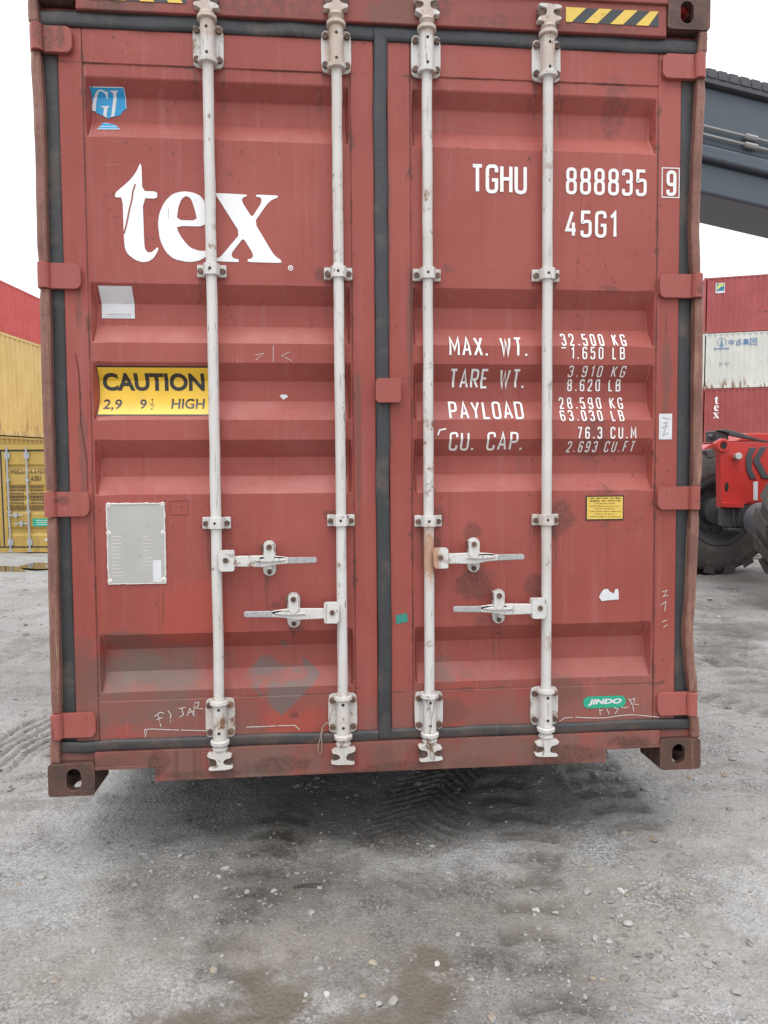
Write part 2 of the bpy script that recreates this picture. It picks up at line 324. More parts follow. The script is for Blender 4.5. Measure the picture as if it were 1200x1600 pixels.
def thing(name, label, cat, loc=(0, 0, 0), rot=(0, 0, 0), group=None):
    o = bpy.data.objects.new(name, None); COL.objects.link(o); o.empty_display_size = .2
    o.location = loc; o.rotation_euler = rot; o['label'] = label; o['category'] = cat
    if group: o['group'] = group
    return o
def tag(o, label, cat, group=None):
    o['label'] = label; o['category'] = cat
    if group: o['group'] = group
    return o

def rrect(cx, cz, w, h, r, n=4):
    out = []
    for (sx, sz, a0) in ((1, 1, 0), (-1, 1, 90), (-1, -1, 180), (1, -1, 270)):
        for k in range(n+1):
            a = math.radians(a0 + 90*k/n); out.append((cx + sx*(w/2-r) + r*math.cos(a), cz + sz*(h/2-r) + r*math.sin(a)))
    return out
def chaikin(p, it=1, k=.22):
    for _ in range(it):
        q = []
        for i in range(len(p)):
            a, b = p[i], p[(i+1) % len(p)]
            q += [(a[0]*(1-k)+b[0]*k, a[1]*(1-k)+b[1]*k), (a[0]*k+b[0]*(1-k), a[1]*k+b[1]*(1-k))]
        p = q
    return p

# ------------------------------------------------------------------ lettering
def _g(w, *s): return (w, s)
r_ = .17
GL = {
 '0': _g(.42, (1, r_, [(0, 0), (1, 0), (1, 1), (0, 1)])),
 '1': _g(.20, (0, 0, [(0, .80), (1, 1), (1, 0)])),
 '2': _g(.42, (0, r_, [(0, .74), (0, 1), (1, 1), (1, .58), (0, .1, 0), (0, 0, 0), (1, 0)])),
 '3': _g(.42, (0, r_, [(0, .80), (0, 1), (1, 1), (1, .53), (.35, .53)]), (0, r_, [(.4, .53), (1, .53), (1, 0), (0, 0), (0, .22)])),
 '4': _g(.46, (0, 0, [(1, .24), (0, .24), (.62, 1)]), (0, 0, [(.74, .55), (.74, 0)])),
 '5': _g(.42, (0, r_, [(1, 1), (.06, 1, 0), (.03, .56, .02), (.5, .62), (1, .6), (1, 0), (0, 0), (0, .22)])),
 '6': _g(.42, (0, r_, [(1, .80), (1, 1), (0, 1), (0, .3)]), (1, r_, [(0, 0), (1, 0), (1, .57), (0, .57)])),
 '7': _g(.42, (0, 0, [(0, 1), (1, 1), (.35, 0)])),
 '8': _g(.42, (1, r_, [(0, 0), (1, 0), (1, .52), (0, .52)]), (1, r_, [(.04, .53), (.96, .53), (.96, 1), (.04, 1)])),
 '9': _g(.42, (0, r_, [(0, .2), (0, 0), (1, 0), (1, .7)]), (1, r_, [(0, .43), (1, .43), (1, 1), (0, 1)])),
 'A': _g(.48, (0, 0, [(0, 0), (.5, 1), (1, 0)]), (0, 0, [(.17, .3), (.83, .3)])),
 'B': _g(.44, (1, .14, [(0, 0, 0), (1, 0), (1, .53), (0, .53, 0)]), (1, .14, [(0, .53, 0), (.95, .53), (.95, 1), (0, 1, 0)])),
 'C': _g(.44, (0, r_, [(1, .74), (1, 1), (0, 1), (0, 0), (1, 0), (1, .26)])),
 'D': _g(.44, (1, r_, [(0, 0, 0), (1, 0), (1, 1), (0, 1, 0)])),
 'E': _g(.38, (0, 0, [(1, 1), (0, 1), (0, 0), (1, 0)]), (0, 0, [(0, .53), (.85, .53)])),
 'F': _g(.38, (0, 0, [(1, 1), (0, 1), (0, 0)]), (0, 0, [(0, .52), (.85, .52)])),
 'G': _g(.44, (0, r_, [(1, .76), (1, 1), (0, 1), (0, 0), (1, 0), (1, .46, 0), (.5, .46)])),
 'H': _g(.44, (0, 0, [(0, 0), (0, 1)]), (0, 0, [(1, 0), (1, 1)]), (0, 0, [(0, .52), (1, .52)])),
 'I': _g(.06, (0, 0, [(.5, 0), (.5, 1)])),
 'J': _g(.40, (0, r_, [(1, 1), (1, 0), (0, 0), (0, .25)])),
 'K': _g(.44, (0, 0, [(0, 0), (0, 1)]), (0, 0, [(1, 1), (.06, .42)]), (0, 0, [(.3, .6), (1, 0)])),
 'L': _g(.36, (0, 0, [(0, 1), (0, 0), (1, 0)])),
 'M': _g(.56, (0, 0, [(0, 0), (0, 1), (.5, .3), (1, 1), (1, 0)])),
 'N': _g(.46, (0, 0, [(0, 0), (0, 1), (1, 0), (1, 1)])),
 'O': _g(.44, (1, r_, [(0, 0), (1, 0), (1, 1), (0, 1)])),
 'P': _g(.42, (0, r_, [(0, 0), (0, 1, 0), (1, 1), (1, .45), (0, .45)])),
 'Q': _g(.44, (1, r_, [(0, 0), (1, 0), (1, 1), (0, 1)]), (0, 0, [(.6, .2), (1.05, -.08)])),
 'R': _g(.44, (0, r_, [(0, 0), (0, 1, 0), (1, 1), (1, .48), (0, .48)]), (0, 0, [(.5, .48), (1, 0)])),
 'S': _g(.42, (0, r_, [(1, .76), (1, 1), (0, 1), (0, .53), (1, .50), (1, 0), (0, 0), (0, .24)])),
 'T': _g(.44, (0, 0, [(0, 1), (1, 1)]), (0, 0, [(.5, 1), (.5, 0)])),
 'U': _g(.44, (0, r_, [(0, 1), (0, 0), (1, 0), (1, 1)])),
 'W': _g(.62, (0, 0, [(0, 1), (.27, 0), (.5, .9), (.73, 0), (1, 1)])),
 'X': _g(.46, (0, 0, [(0, 0), (1, 1)]), (0, 0, [(0, 1), (1, 0)])),
 'Y': _g(.46, (0, 0, [(0, 1), (.5, .45), (1, 1)]), (0, 0, [(.5, .45), (.5, 0)])),
 '.': _g(.02, (0, 0, [(.5, -.02), (.5, .10)])),
 ',': _g(.04, (0, 0, [(.9, .10), (.1, -.12)])),
 '-': _g(.3, (0, 0, [(0, .5), (1, .5)])),
 '®': _g(.8, (1, .4, [(0, 0), (1, 0), (1, .8), (0, .8)]), (0, .08, [(.35, .2), (.35, .62), (.65, .62), (.65, .42), (.35, .42)]), (0, 0, [(.5, .42), (.68, .2)])),
 '中': _g(.9, (1, 0, [(.1, .35), (.9, .35), (.9, .75), (.1, .75)]), (0, 0, [(.5, 1), (.5, 0)])),
 '远': _g(.95, (0, 0, [(.45, .92), (.92, .92)]), (0, 0, [(.38, .68), (1, .68)]), (0, .05, [(.58, .66), (.55, .4), (.4, .22)]), (0, .06, [(.75, .66), (.75, .25), (1, .25), (1, .4)]), (0, 0, [(.05, .92), (.18, .8)]), (0, .04, [(0, .6), (.2, .6), (.2, .2), (.05, .04)]), (0, 0, [(.18, .16), (.4, .04), (1, .04)])),
 '集': _g(.95, (0, 0, [(.3, 1), (.1, .7)]), (0, 0, [(.22, .86), (.22, .42)]), (0, 0, [(.22, .86), (.9, .86)]), (0, 0, [(.22, .72), (.85, .72)]), (0, 0, [(.22, .58), (.85, .58)]), (0, 0, [(.22, .44), (.95, .44)]), (0, 0, [(.55, .95), (.55, 0)]), (0, 0, [(0, .3), (1, .3)]), (0, 0, [(.5, .28), (.1, 0)]), (0, 0, [(.6, .28), (.95, 0)])),
 '团': _g(.9, (1, 0, [(0, 0), (1, 0), (1, 1), (0, 1)]), (0, 0, [(.2, .7), (.8, .7)]), (0, .02, [(.58, .88), (.58, .2), (.45, .24)]), (0, 0, [(.55, .66), (.22, .3)])),
}
def round_poly(pts, r, closed):
    P = [(p[0], p[1]) for p in pts]; n = len(P); out = []
    for i in range(n):
        rr = pts[i][2] if len(pts[i]) > 2 else r
        if rr <= 0 or (not closed and i in (0, n-1)): out.append(P[i]); continue
        a, b, c = Vector(P[i-1]), Vector(P[i]), Vector(P[(i+1) % n])
        rr = min(rr, .48*(a-b).length, .48*(c-b).length)
        p0, p2 = b+(a-b).normalized()*rr, b+(c-b).normalized()*rr
        for k in range(5):
            t = k/4; q = p0*(1-t)**2 + b*2*t*(1-t) + p2*t*t; out.append((q.x, q.y))
    return out
def ribbon(pts, wd, closed):
    """polyline -> ribbon of quads with mitred joints (vertices, faces)"""
    P = [Vector(p) for p in pts]; n = len(P); L, Rr = [], []
    for i in range(n):
        a = P[i-1] if (closed or i > 0) else None; c = P[(i+1) % n] if (closed or i < n-1) else None
        d1 = (P[i]-a).normalized() if a is not None else (c-P[i]).normalized()
        d2 = (c-P[i]).normalized() if c is not None else d1
        n1, n2 = Vector((-d1.y, d1.x)), Vector((-d2.y, d2.x)); m = n1+n2
        m = m.normalized() if m.length > 1e-4 else n1
        s = min(1/max(m.dot(n1), .35), 2.2)*wd/2
        L.append(P[i]+m*s); Rr.append(P[i]-m*s)
    vs = [(p.x, p.y) for p in L] + [(p.x, p.y) for p in Rr]
    fs = [(i, (i+1) % n, n+(i+1) % n, n+i) for i in range(n if closed else n-1)]
    return vs, fs
def stroke_text(text, x0, x1, z0, z1, sw=.14, gap=.26, space=.5):
    """[(verts2d, faces, layer)] filling the rectangle"""
    h = (z1-z0)/(1+sw); e = sw*h/2; x0, x1, z0 = x0+e, x1-e, z0+e; tot = 0
    for i, ch in enumerate(text): tot += space if ch == ' ' else GL[ch][0]
    tot += gap*(len(text)-1); k = (x1-x0)/tot; x = x0; out = []; lay = 0
    for ch in text:
        if ch == ' ': x += (space+gap)*k; continue
        wd, strokes = GL[ch]
        for (cl, r, pts) in strokes:
            P = [(p[0]*wd*k, p[1]*h) + tuple(q*h for q in p[2:]) for p in pts]
            P = round_poly(P, r*h, cl); vs, fs = ribbon([(x+p[0], z0+p[1]) for p in P], sw*h, cl)
            out.append((vs, fs, lay % 4)); lay += 1
        x += (wd+gap)*k
    return out
def font_text(text, x0, x1, z0, z1, bold=0.0, shear=0.0):
    cu = bpy.data.curves.new('t', 'FONT'); cu.body = text; cu.fill_mode = 'FRONT'; cu.offset = bold; cu.shear = shear; cu.resolution_u = 4
    o = bpy.data.objects.new('t', cu); COL.objects.link(o)
    me = bpy.data.meshes.new_from_object(o.evaluated_get(bpy.context.evaluated_depsgraph_get()))
    vs = [(v.co.x, v.co.y) for v in me.vertices]; fs = [tuple(p.vertices) for p in me.polygons]
    bpy.data.objects.remove(o); bpy.data.curves.remove(cu); bpy.data.meshes.remove(me)
    ax, bx = min(v[0] for v in vs), max(v[0] for v in vs); az, bz = min(v[1] for v in vs), max(v[1] for v in vs)
    return [([(x0+(v[0]-ax)/(bx-ax)*(x1-x0), z0+(v[1]-az)/(bz-az)*(z1-z0)) for v in vs], fs, 0)]
def poly_shape(pts, holes=(), lay=0):
    loops = [pts]+list(holes); tri = tessellate_polygon([[Vector((p[0], p[1], 0)) for p in l] for l in loops])
    return [([p for l in loops for p in l], [tuple(t) for t in tri], lay)]

# ------------------------------------------------------------------ door profile (local y as a function of x, z)
def prof(x, z):
    if not (LX[0] < x < LX[1] or RXX[0] < x < RXX[1]) or z > Z_TOP or z < Z_BOT: return Y_RAIL
    for (a, b, c, d) in REC:
        if d < z < a:
            if z > b: return Y_OUT + (Y_IN-Y_OUT)*(a-z)/(a-b)
            if z < c: return Y_OUT + (Y_IN-Y_OUT)*(z-d)/(c-d)
            return Y_IN
    return Y_OUT
def dp(u, v):
    """photo measurement -> (x, z) on the pressed door skin"""
    y = Y_OUT
    for _ in range(6): x, z = door(u, v, y); y = prof(x, z)
    return x, z
BREAKS = sorted([z for r in REC for z in r]+[Z_TOP, Z_BOT])
def drape(shapes, eps=.0018):
    """cut flat shapes at the folds of the door skin and lay them on it"""
    mb = MB()
    for vs, fs, lay in shapes:
        bm = bmesh.new(); V = [bm.verts.new((v[0], 0, v[1])) for v in vs]
        for f in fs:
            try: bm.faces.new([V[i] for i in f])
            except ValueError: pass
        zs = [v[1] for v in vs]
        for b in BREAKS:
            if min(zs) < b < max(zs):
                bmesh.ops.bisect_plane(bm, geom=bm.verts[:]+bm.edges[:]+bm.faces[:], dist=1e-6, plane_co=(0, 0, b), plane_no=(0, 0, 1))
        xs = [v[0] for v in vs]
        for b in LX+RXX:
            if min(xs) < b < max(xs): bmesh.ops.bisect_plane(bm, geom=bm.verts[:]+bm.edges[:]+bm.faces[:], dist=1e-6, plane_co=(b, 0, 0), plane_no=(1, 0, 0))
        bm.verts.index_update()
        mb.add([(v.co.x, prof(v.co.x, v.co.z)-eps-lay*.0003, v.co.z) for v in bm.verts], [[v.index for v in f.verts] for f in bm.faces])
        bm.free()
    return mb
def decal(name, shapes, mat, parent, eps=.0018, label=None): return drape(shapes, eps).build(name, mat, parent, label=label)
def row(text, u0, u1, v0, v1, **k):
    x0, x1 = dp(u0, (v0+v1)/2)[0], dp(u1, (v0+v1)/2)[0]; z1, z0 = dp((u0+u1)/2, v0)[1], dp((u0+u1)/2, v1)[1]
    return stroke_text(text, x0, x1, z0, z1, **k)
def frow(text, u0, u1, v0, v1, **k):
    x0, x1 = dp(u0, (v0+v1)/2)[0], dp(u1, (v0+v1)/2)[0]; z1, z0 = dp((u0+u1)/2, v0)[1], dp((u0+u1)/2, v1)[1]
    return font_text(text, x0, x1, z0, z1, **k)
def scribble(lines, wd):
    out = []
    for i, l in enumerate(lines):
        vs, fs = ribbon([dp(*p) for p in l], wd, False); out.append((vs, fs, i % 4))
    return out
# ------------------------------------------------------------------ the lifted red container
W2, LEN, HGT = 1.219, 12.19, 2.896
box = thing('shipping_container', 'large red shipping container lifted at its closed double doors, white locking rods in front', 'container',
            (0, 0, LIFT), (TILT, 0, 0))

def door_leaf(xa, xb, rec, hinge_x):
    mb = MB(); z0, z1 = .188, 2.702; xl, xr = rec
    def rail(x0, x1, za, zb): mb.box(x0, x1, Y_RAIL, .085, za, zb)
    rail(xa, xl, z0, z1); rail(xr, xb, z0, z1); rail(xl, xr, Z_TOP, z1); rail(xl, xr, z0, Z_BOT)
    # pressed skin between the rails
    e = .012; zs = [Z_BOT]
    for (a, b, c, d) in sorted(REC, key=lambda r: r[3]): zs += [d, c, b, a]
    zs.append(Z_TOP)
    def yy(z): return prof((xl+xr)/2, z+0.0)
    vs, fs = [], []; xs = [xl, xl+.006, xl+.006+e]; nx = 14
    xs += [xl+.018+(xr-xl-.036)*k/nx for k in range(1, nx)] + [xr-.006-e, xr-.006, xr]
    rng = random.Random(int(xl*1000))
    for z in zs:
        inside = any(abs(z-q) < 1e-9 for r in REC for q in r[1:3])
        for i, x in enumerate(xs):
            edge = i < 2 or i > len(xs)-3
            y = Y_IN if (inside and not edge) else Y_OUT
            if not edge: y += rng.uniform(-.0006, .0006)
            vs.append((x, y, z))
    n = len(xs)
    for j in range(len(zs)-1):
        for i in range(n-1): fs.append((j*n+i, j*n+i+1, (j+1)*n+i+1, (j+1)*n+i))
    mb.add(vs, fs)
    return mb.build('door', M_door, box, bevel=.0035, seg=2, sharp=25)
dL = door_leaf(-1.126, -.029, LX, -1); dR = door_leaf(.020, 1.126, RXX, 1)

# rubber gaskets of each leaf
def gasket(name_parent, verts_path, wd, y0, seed):
    rng = random.Random(seed); mb = MB(); pts = verts_path; out = []
    for i in range(len(pts)-1):
        a, b = Vector(pts[i]), Vector(pts[i+1]); n = max(2, int((b-a).length/.09))
        for k in range(n): out.append(a.lerp(b, k/n))
    out.append(Vector(pts[-1]))
    d = Vector(pts[-1])-Vector(pts[0]); nrm = Vector((-d.y, d.x)).normalized()
    prof_ = [(-.5, .025), (-.48, .006), (-.42, .0012), (-.2, -.0002), (.2, -.0008), (.42, .0008), (.48, .005), (.5, .025)]
    vs, fs = [], []
    for p in out:
        j = rng.uniform(-.003, .003); jy = rng.uniform(-.0028, .0028)
        for (t, y) in prof_:
            q = p + nrm*(t*wd+j); vs.append((q.x, y0+y+jy, q.y))
    m = len(prof_)
    for i in range(len(out)-1):
        for k in range(m-1): fs.append((i*m+k, i*m+k+1, (i+1)*m+k+1, (i+1)*m+k))
    mb.add(vs, fs); return mb
g = gasket(dL, [(-1.196, 2.728), (-.03, 2.728)], .054, .022, 1); b2 = gasket(dL, [(-1.19, .170), (-.03, .170)], .044, .018, 2)
g.add(b2.v, b2.f); b3 = gasket(dL, [(-1.1545, .19), (-1.1545, 2.70)], .064, .038, 3); g.add(b3.v, b3.f); g.build('gasket', M_gask, dL, sharp=60)
g = gasket(dR, [(-.028, 2.727), (1.196, 2.727)], .054, .0225, 4); b2 = gasket(dR, [(-.028, .171), (1.19, .171)], .044, .0185, 5); g.add(b2.v, b2.f)
b3 = gasket(dR, [(1.1545, .19), (1.1545, 2.70)], .064, .038, 6); g.add(b3.v, b3.f)
b3 = gasket(dR, [(-.005, .165), (-.005, 2.735)], .052, .020, 7); g.add(b3.v, b3.f); g.build('gasket', M_gask, dR, sharp=60)

# hinges: four blades a side, rounded towards the door, knuckle on the post
HZ = []
for k, (vl, vr) in enumerate(((60, 107), (430, 449), (787, 779), (1131, 1102))):
    HZ.append(((door(100, vl, .02)[1]+door(1050, vr, .02)[1])/2))
for side, leaf in ((-1, dL), (1, dR)):
    for k, z in enumerate(HZ):
        mb = MB(); h = .088; tip = abs(door(*(((113, 60), (127, 430), (140, 787), (150, 1131))[k] if side < 0 else ((1035, 107), (1030, 449), (1027, 779), (1027, 1102))[k]), .018)[0])
        n = 10; poly = [(1.178, z+h/2), (1.178, z-h/2)]; r = .024
        poly += [(tip+r - r*math.sin(a), z-h/2+r-r*math.cos(a)) for a in [math.pi/2*i/5 for i in range(6)]]
        poly += [(tip+r - r*math.cos(a), z+h/2-r+r*math.sin(a)) for a in [math.pi/2*i/5 for i in range(6)]]
        mb.prism([(side*p[0], p[1]) for p in poly], .012, .0305)
        mb.tube([(side*1.186, .012, z-h/2), (side*1.186, .012, z+h/2)], .021, 14)
        mb.build('hinge', M_hinge, leaf, bevel=.006, seg=3)

# corner posts, bent and scuffed, cut at the hinges
OUT_L = [(42, 0), (44, 60), (50, 150), (54, 250), (57, 400), (60, 450), (64, 600), (69, 750), (73, 850), (76, 1000), (79, 1100), (77, 1182)]
OUT_R = [(1108, 0), (1107, 60), (1103, 160), (1098, 250), (1094, 360), (1096, 410), (1101, 450), (1099, 600), (1098, 760), (1095, 790), (1092, 850), (1089, 930), (1084, 985), (1087, 1040), (1093, 1080), (1092, 1110), (1095, 1150)]
for side, O in ((-1, OUT_L), (1, OUT_R)):
    zx = sorted((door(u, v, .004)[1], abs(door(u, v, .004)[0])) for u, v in O)
    zz, xx = [q[0] for q in zx], [q[1] for q in zx]; mb = MB(); rng = random.Random(5+side)
    cuts = [.118]+[q for z in sorted(HZ) for q in (z-.047, z+.047)]+[2.778]
    for ci in range(0, len(cuts)):
        if ci == len(cuts)-1: break
        a, b = cuts[ci], cuts[ci+1]; lug = ci % 2 == 1; n = 2 if lug else 14
        vs, fs = [], []
        for i in range(n+1):
            z = a+.0012+(b-a-.0024)*i/n; ox = float(np.interp(z, zz, xx))+rng.uniform(-.0006, .0006); ix = ox-.033+rng.uniform(-.0005, .0005)
            y0 = .003 if not lug else .010
            if i in (0, n) and not lug: ox -= .003; y0 += .004
            for (x, y) in ((ix, .05), (ix, y0+.006), (ix+.006, y0), (ox-.008, y0), (ox, y0+.008), (ox, .16), (ix+.01, .16)): vs.append((side*x, y, z))
        m = 7
        for i in range(n):
            for k in range(m): fs.append((i*m+k, i*m+(k+1) % m, (i+1)*m+(k+1) % m, (i+1)*m+k))
        fs += [tuple(range(m)), tuple(n*m+k for k in range(m))]
        mb.add(vs, fs, 1 if lug else 0)
    mb.build('corner_post', [M_post, M_hinge], box, sharp=40)

# corner castings with their oval apertures (hollow)
def stadium(cx, cz, w, h, n=8):
    out = []; r = w/2; s = h/2-r
    for k in range(n+1): a = math.pi*k/n; out.append((cx+r*math.cos(a), cz+s+r*math.sin(a)))
    for k in range(n+1): a = math.pi+math.pi*k/n; out.append((cx+r*math.cos(a), cz-s+r*math.sin(a)))
    return out
def casting(side, top, far=False):
    z0 = HGT-.118 if top else 0.0; x0, x1 = (1.219-.162, 1.219); L = .178
    def sx(p): return [(side*q[0], q[1]) for q in p]
    m = MB(); m.prism(sx(rrect((x0+x1)/2, z0+.059, .162, .118, .012)), 0, L)
    cut = MB(); hx = 1.219-.0895
    cut.prism(sx(stadium(hx, z0+.060, .052, .082)), -.05, .09)
    c2 = MB(); c2.box(side*(x0+.016), side*(x1-.016), .028, L-.02, z0+.026, z0+.092)
    c3 = MB(); c3.prism([(side*q[0], q[1]) for q in stadium(hx, .09, .06, .115)], z0-.05, z0+.05 if not top else z0+.2, 'z')
    if top: c3 = MB(); c3.prism([(side*q[0], q[1]) for q in stadium(hx, .09, .06, .115)], z0+.07, z0+.2, 'z')
    c4 = MB(); c4.prism(stadium(.09, z0+.06, .09, .052) if False else rrect(.09, z0+.06, .075, .05, .022), side*1.18, side*1.30, 'x')
    o = m.build('corner_casting', M_cast, None); tmp = []
    for c in (cut, c2, c3, c4):
        t = c.build('cut', M_hole, None); tmp.append(t); b = o.modifiers.new('b', 'BOOLEAN'); b.operation = 'DIFFERENCE'; b.object = t; b.solver = 'EXACT'
    bpy.context.view_layer.update()
    me = bpy.data.meshes.new_from_object(o.evaluated_get(bpy.context.evaluated_depsgraph_get()))
    o.modifiers.clear(); o.data = me; o.parent = box
    for t in tmp: bpy.data.objects.remove(t)
    me.polygons.foreach_set('use_smooth', [True]*len(me.polygons)); me.set_sharp_from_angle(angle=math.radians(40))
    b = o.modifiers.new('bevel', 'BEVEL'); b.width = .004; b.segments = 2; b.limit_method = 'ANGLE'; b.angle_limit = math.radians(50)
    if far: o.scale = (1, -1, 1); o.location = (0, LEN, 0)
    return o
for sd_ in (-1, 1):
    for tp in (False, True):
        casting(sd_, tp); casting(sd_, tp, True)

# door sill with fork pockets, header
sl = MB(); xo = 1.056
sl.prism([(-xo, .152), (-xo, .098), (-.842, .098), (-.842, .040), (.839, .040), (.839, .097), (xo, .097), (xo, .152)], .006, .022)
sl.box(-xo, xo, .022, .16, .14, .152); sl.box(-.842, .839, .022, .12, .040, .050)
sl.box(-.846, -.832, .004, .12, .036, .100); sl.box(.829, .843, .004, .12, .036, .100)
sl.box(-xo, -.846, .003, .02, .090, .100); sl.box(.843, xo, .003, .02, .089, .099)
sl.box(-1.20, -xo, .03, .16, .119, .150); sl.box(xo, 1.20, .03, .16, .119, .150)
sl.build('door_sill', M_frame, box, bevel=.003)
hd = MB(); hd.box(-xo, xo, .008, .10, 2.752, 2.893); hd.box(-1.20, 1.20, .05, .12, 2.70, 2.777); hd.box(-xo, xo, -.002, .02, 2.862, 2.880)
hd.build('door_header', M_frame, box, bevel=.004)

# body: corrugated sides and far end, roof, floor on cross members
def corr(y0, y1, x, amp, z0, z1, pitch=.278):
    vs, fs = [], []; ys = []; y = y0; k = 0
    while y < y1:
        for (dy, dx) in ((0, 0), (.07, 0), (.139, amp), (.209, amp)):
            if y+dy < y1: ys.append((y+dy, x+dx))
        y += pitch
    ys.append((y1, x))
    for (yy, xx_) in ys: vs += [(xx_, yy, z0), (xx_, yy, z1)]
    fs = [(2*i, 2*i+2, 2*i+3, 2*i+1) for i in range(len(ys)-1)]
    return vs, fs
def body_parts(root, length, h, mat_side, mat_frame, end_wall=True, hw=1.219):
    for s in (-1, 1):
        mb = MB(); vs, fs = corr(.16, length-.16, s*(hw-.012), -s*.036, .15, h-.07); mb.add(vs, fs); mb.build('side_wall', mat_side, root, sharp=20)
        rb = MB(); rb.box(s*(hw-.06), s*(hw-.002), .178, length-.178, .02, .155); rb.build('bottom_rail', mat_frame, root)
        rt = MB(); rt.box(s*(hw-.06), s*(hw-.004), .178, length-.178, h-.075, h-.012); rt.build('top_rail', mat_frame, root)
    rf = MB(); vs, fs = corr(.12, length-.12, h-.035, .02, -hw+.06, hw-.06); rf.add([(v[2], v[1], v[0]) for v in vs], fs); rf.build('roof', mat_side, root, sharp=20)
    fl = MB(); fl.box(-hw+.06, hw-.06, .16, length-.12, .155, .18)
    y = .45
    while y < length-.3: fl.box(-hw+.062, hw-.062, y, y+.045, .03, .154); y += .32
    fl.build('underframe', M_under, root)
    if end_wall:
        ew = MB(); vs, fs = corr(-hw+.1, hw-.1, length-.02, -.04, .12, h-.1); ew.add([(v[1], v[0], v[2]) for v in vs], fs)
        for s in (-1, 1): ew.box(s*(hw-.1), s*(hw-.003), length-.15, length-.004, .119, h-.119)
        ew.box(-hw+.162, hw-.162, length-.08, length-.004, h-.12, h-.003); ew.box(-hw+.162, hw-.162, length-.08, length-.004, .02, .13)
        ew.build('end_wall', mat_side, root)
body_parts(box, LEN, HGT, M_body, M_body)

# ------------------------------------------------------------------ locking rods and their gear
def bolt(mb, x, z, y, r=.0115, d=.012, mi=1):
    mb.prism([(x+r*math.cos(a), z+r*math.sin(a)) for a in [math.pi/3*k+.3 for k in range(6)]], y-d, y, mi=mi)
def bearing(rod, x, z, zc, flip, collar, wl=.0535, wr=.0535, seed=0):
    """bolted plate with a half sleeve round the rod; collar rings at both ends"""
    mb = MB(); h = .150
    mb.prism([(x+p[0], z+p[1]) for p in chaikin([(-wl, -.062), (-wl+.016, -h/2), (wr-.016, -h/2), (wr, -.062), (wr, .062), (wr-.016, h/2), (-wl+.016, h/2), (-wl, .062)], 1)], .020, .0305)
    a, b = (z-.085, z+.068) if not flip else (z-.068, z+.085)
    mb.prism([(x+.027, .025)]+[(x+.0248*math.cos(t), .002-.0265*math.sin(t)) for t in [math.pi*k/12 for k in range(13)]]+[(x-.027, .025)], a, b, 'z')
    e = a if not flip else b
    mb.lathe((x, 0, a), (0, 0, 1), [(-.004, .020), (-.004, .0335), (.009, .0345), (.012, .028)], 20); mb.lathe((x, 0, b-.012), (0, 0, 1), [(0, .028), (.003, .0345), (.016, .0335), (.016, .020)], 20)
    for sx in (-wl+.0145, wr-.0145):
        for sz in (-.05, .05): bolt(mb, x+sx, z+sz, .020)
    for dz in (-.043, .043): mb.prism([(x+.0055*math.cos(t), z+dz+.0055*math.sin(t)) for t in [math.pi/4*k for k in range(8)]], -.0253, -.015, mi=2)
    mb.build('bearing_bracket', [M_rod, M_bolt, M_hole], rod, bevel=.003, seg=2)
def strap(rod, x, z, wl=.052, wr=.05):
    mb = MB(); h = .042
    def band(p, y0, y1): mb.prism([(x+q[0], z+q[1]) for q in p], y0, y1)
    band([(-wl, -h/2), (-.024, -h/2), (-.024, h/2), (-wl, h/2)], .014, .0225 if False else .030)
    band([(.024, -h/2), (wr, -h/2), (wr, h/2), (.024, h/2)], .014, .030)
    mb.prism([(x-.030, .02), (x-.027, -.012), (x-.018, -.025), (x+.018, -.025), (x+.027, -.012), (x+.030, .02)], z-h/2+.001, z+h/2-.001, 'z')
    for sx in (-wl+.012, wr-.012): bolt(mb, x+sx, z-.002, .014, .0105, .010)
    mb.prism([(x-.002+.005*math.cos(t), z+.005*math.sin(t)) for t in [math.pi/4*k for k in range(8)]], -.0265, -.02, mi=2)
    mb.build('guide_strap', [M_rod, M_bolt, M_hole], rod, bevel=.003)
CAM = [(-.020, .024), (-.019, .010), (-.034, .004), (-.044, -.002), (-.040, -.010), (-.022, -.013), (-.012, -.022), (-.016, -.034), (-.040, -.038), (-.048, -.046), (-.030, -.052), (.006, -.053), (.034, -.054), (.043, -.048), (.030, -.042), (.012, -.037), (.010, -.024), (.016, -.012), (.036, -.008), (.046, .002), (.040, .009), (.022, .008), (.020, .024)]
def cam_end(rod, x, z, top, mir):
    s = 1 if not top else -1; mb = MB(); k = -1 if mir else 1
    mb.prism([(x+k*p[0], z+s*p[1]) for p in chaikin(CAM, 1)], -.022, .006)
    mb.lathe((x, 0, z+s*.014), (0, 0, s), [(0, .018), (0, .026), (.008, .029), (.016, .022), (.03, .0195)], 18)
    mb.build('cam_end', M_rod, rod, bevel=.004)
    for sx in (-1, 1):
        kp = MB(); kp.prism([(x+sx*p[0], z+s*p[1]) for p in chaikin([(.014, -.012), (.040, -.010), (.044, -.026), (.036, -.040), (.014, -.036)], 1)], -.016, .0075)
        kp.build('cam_keeper', M_bolt, rod, bevel=.004)
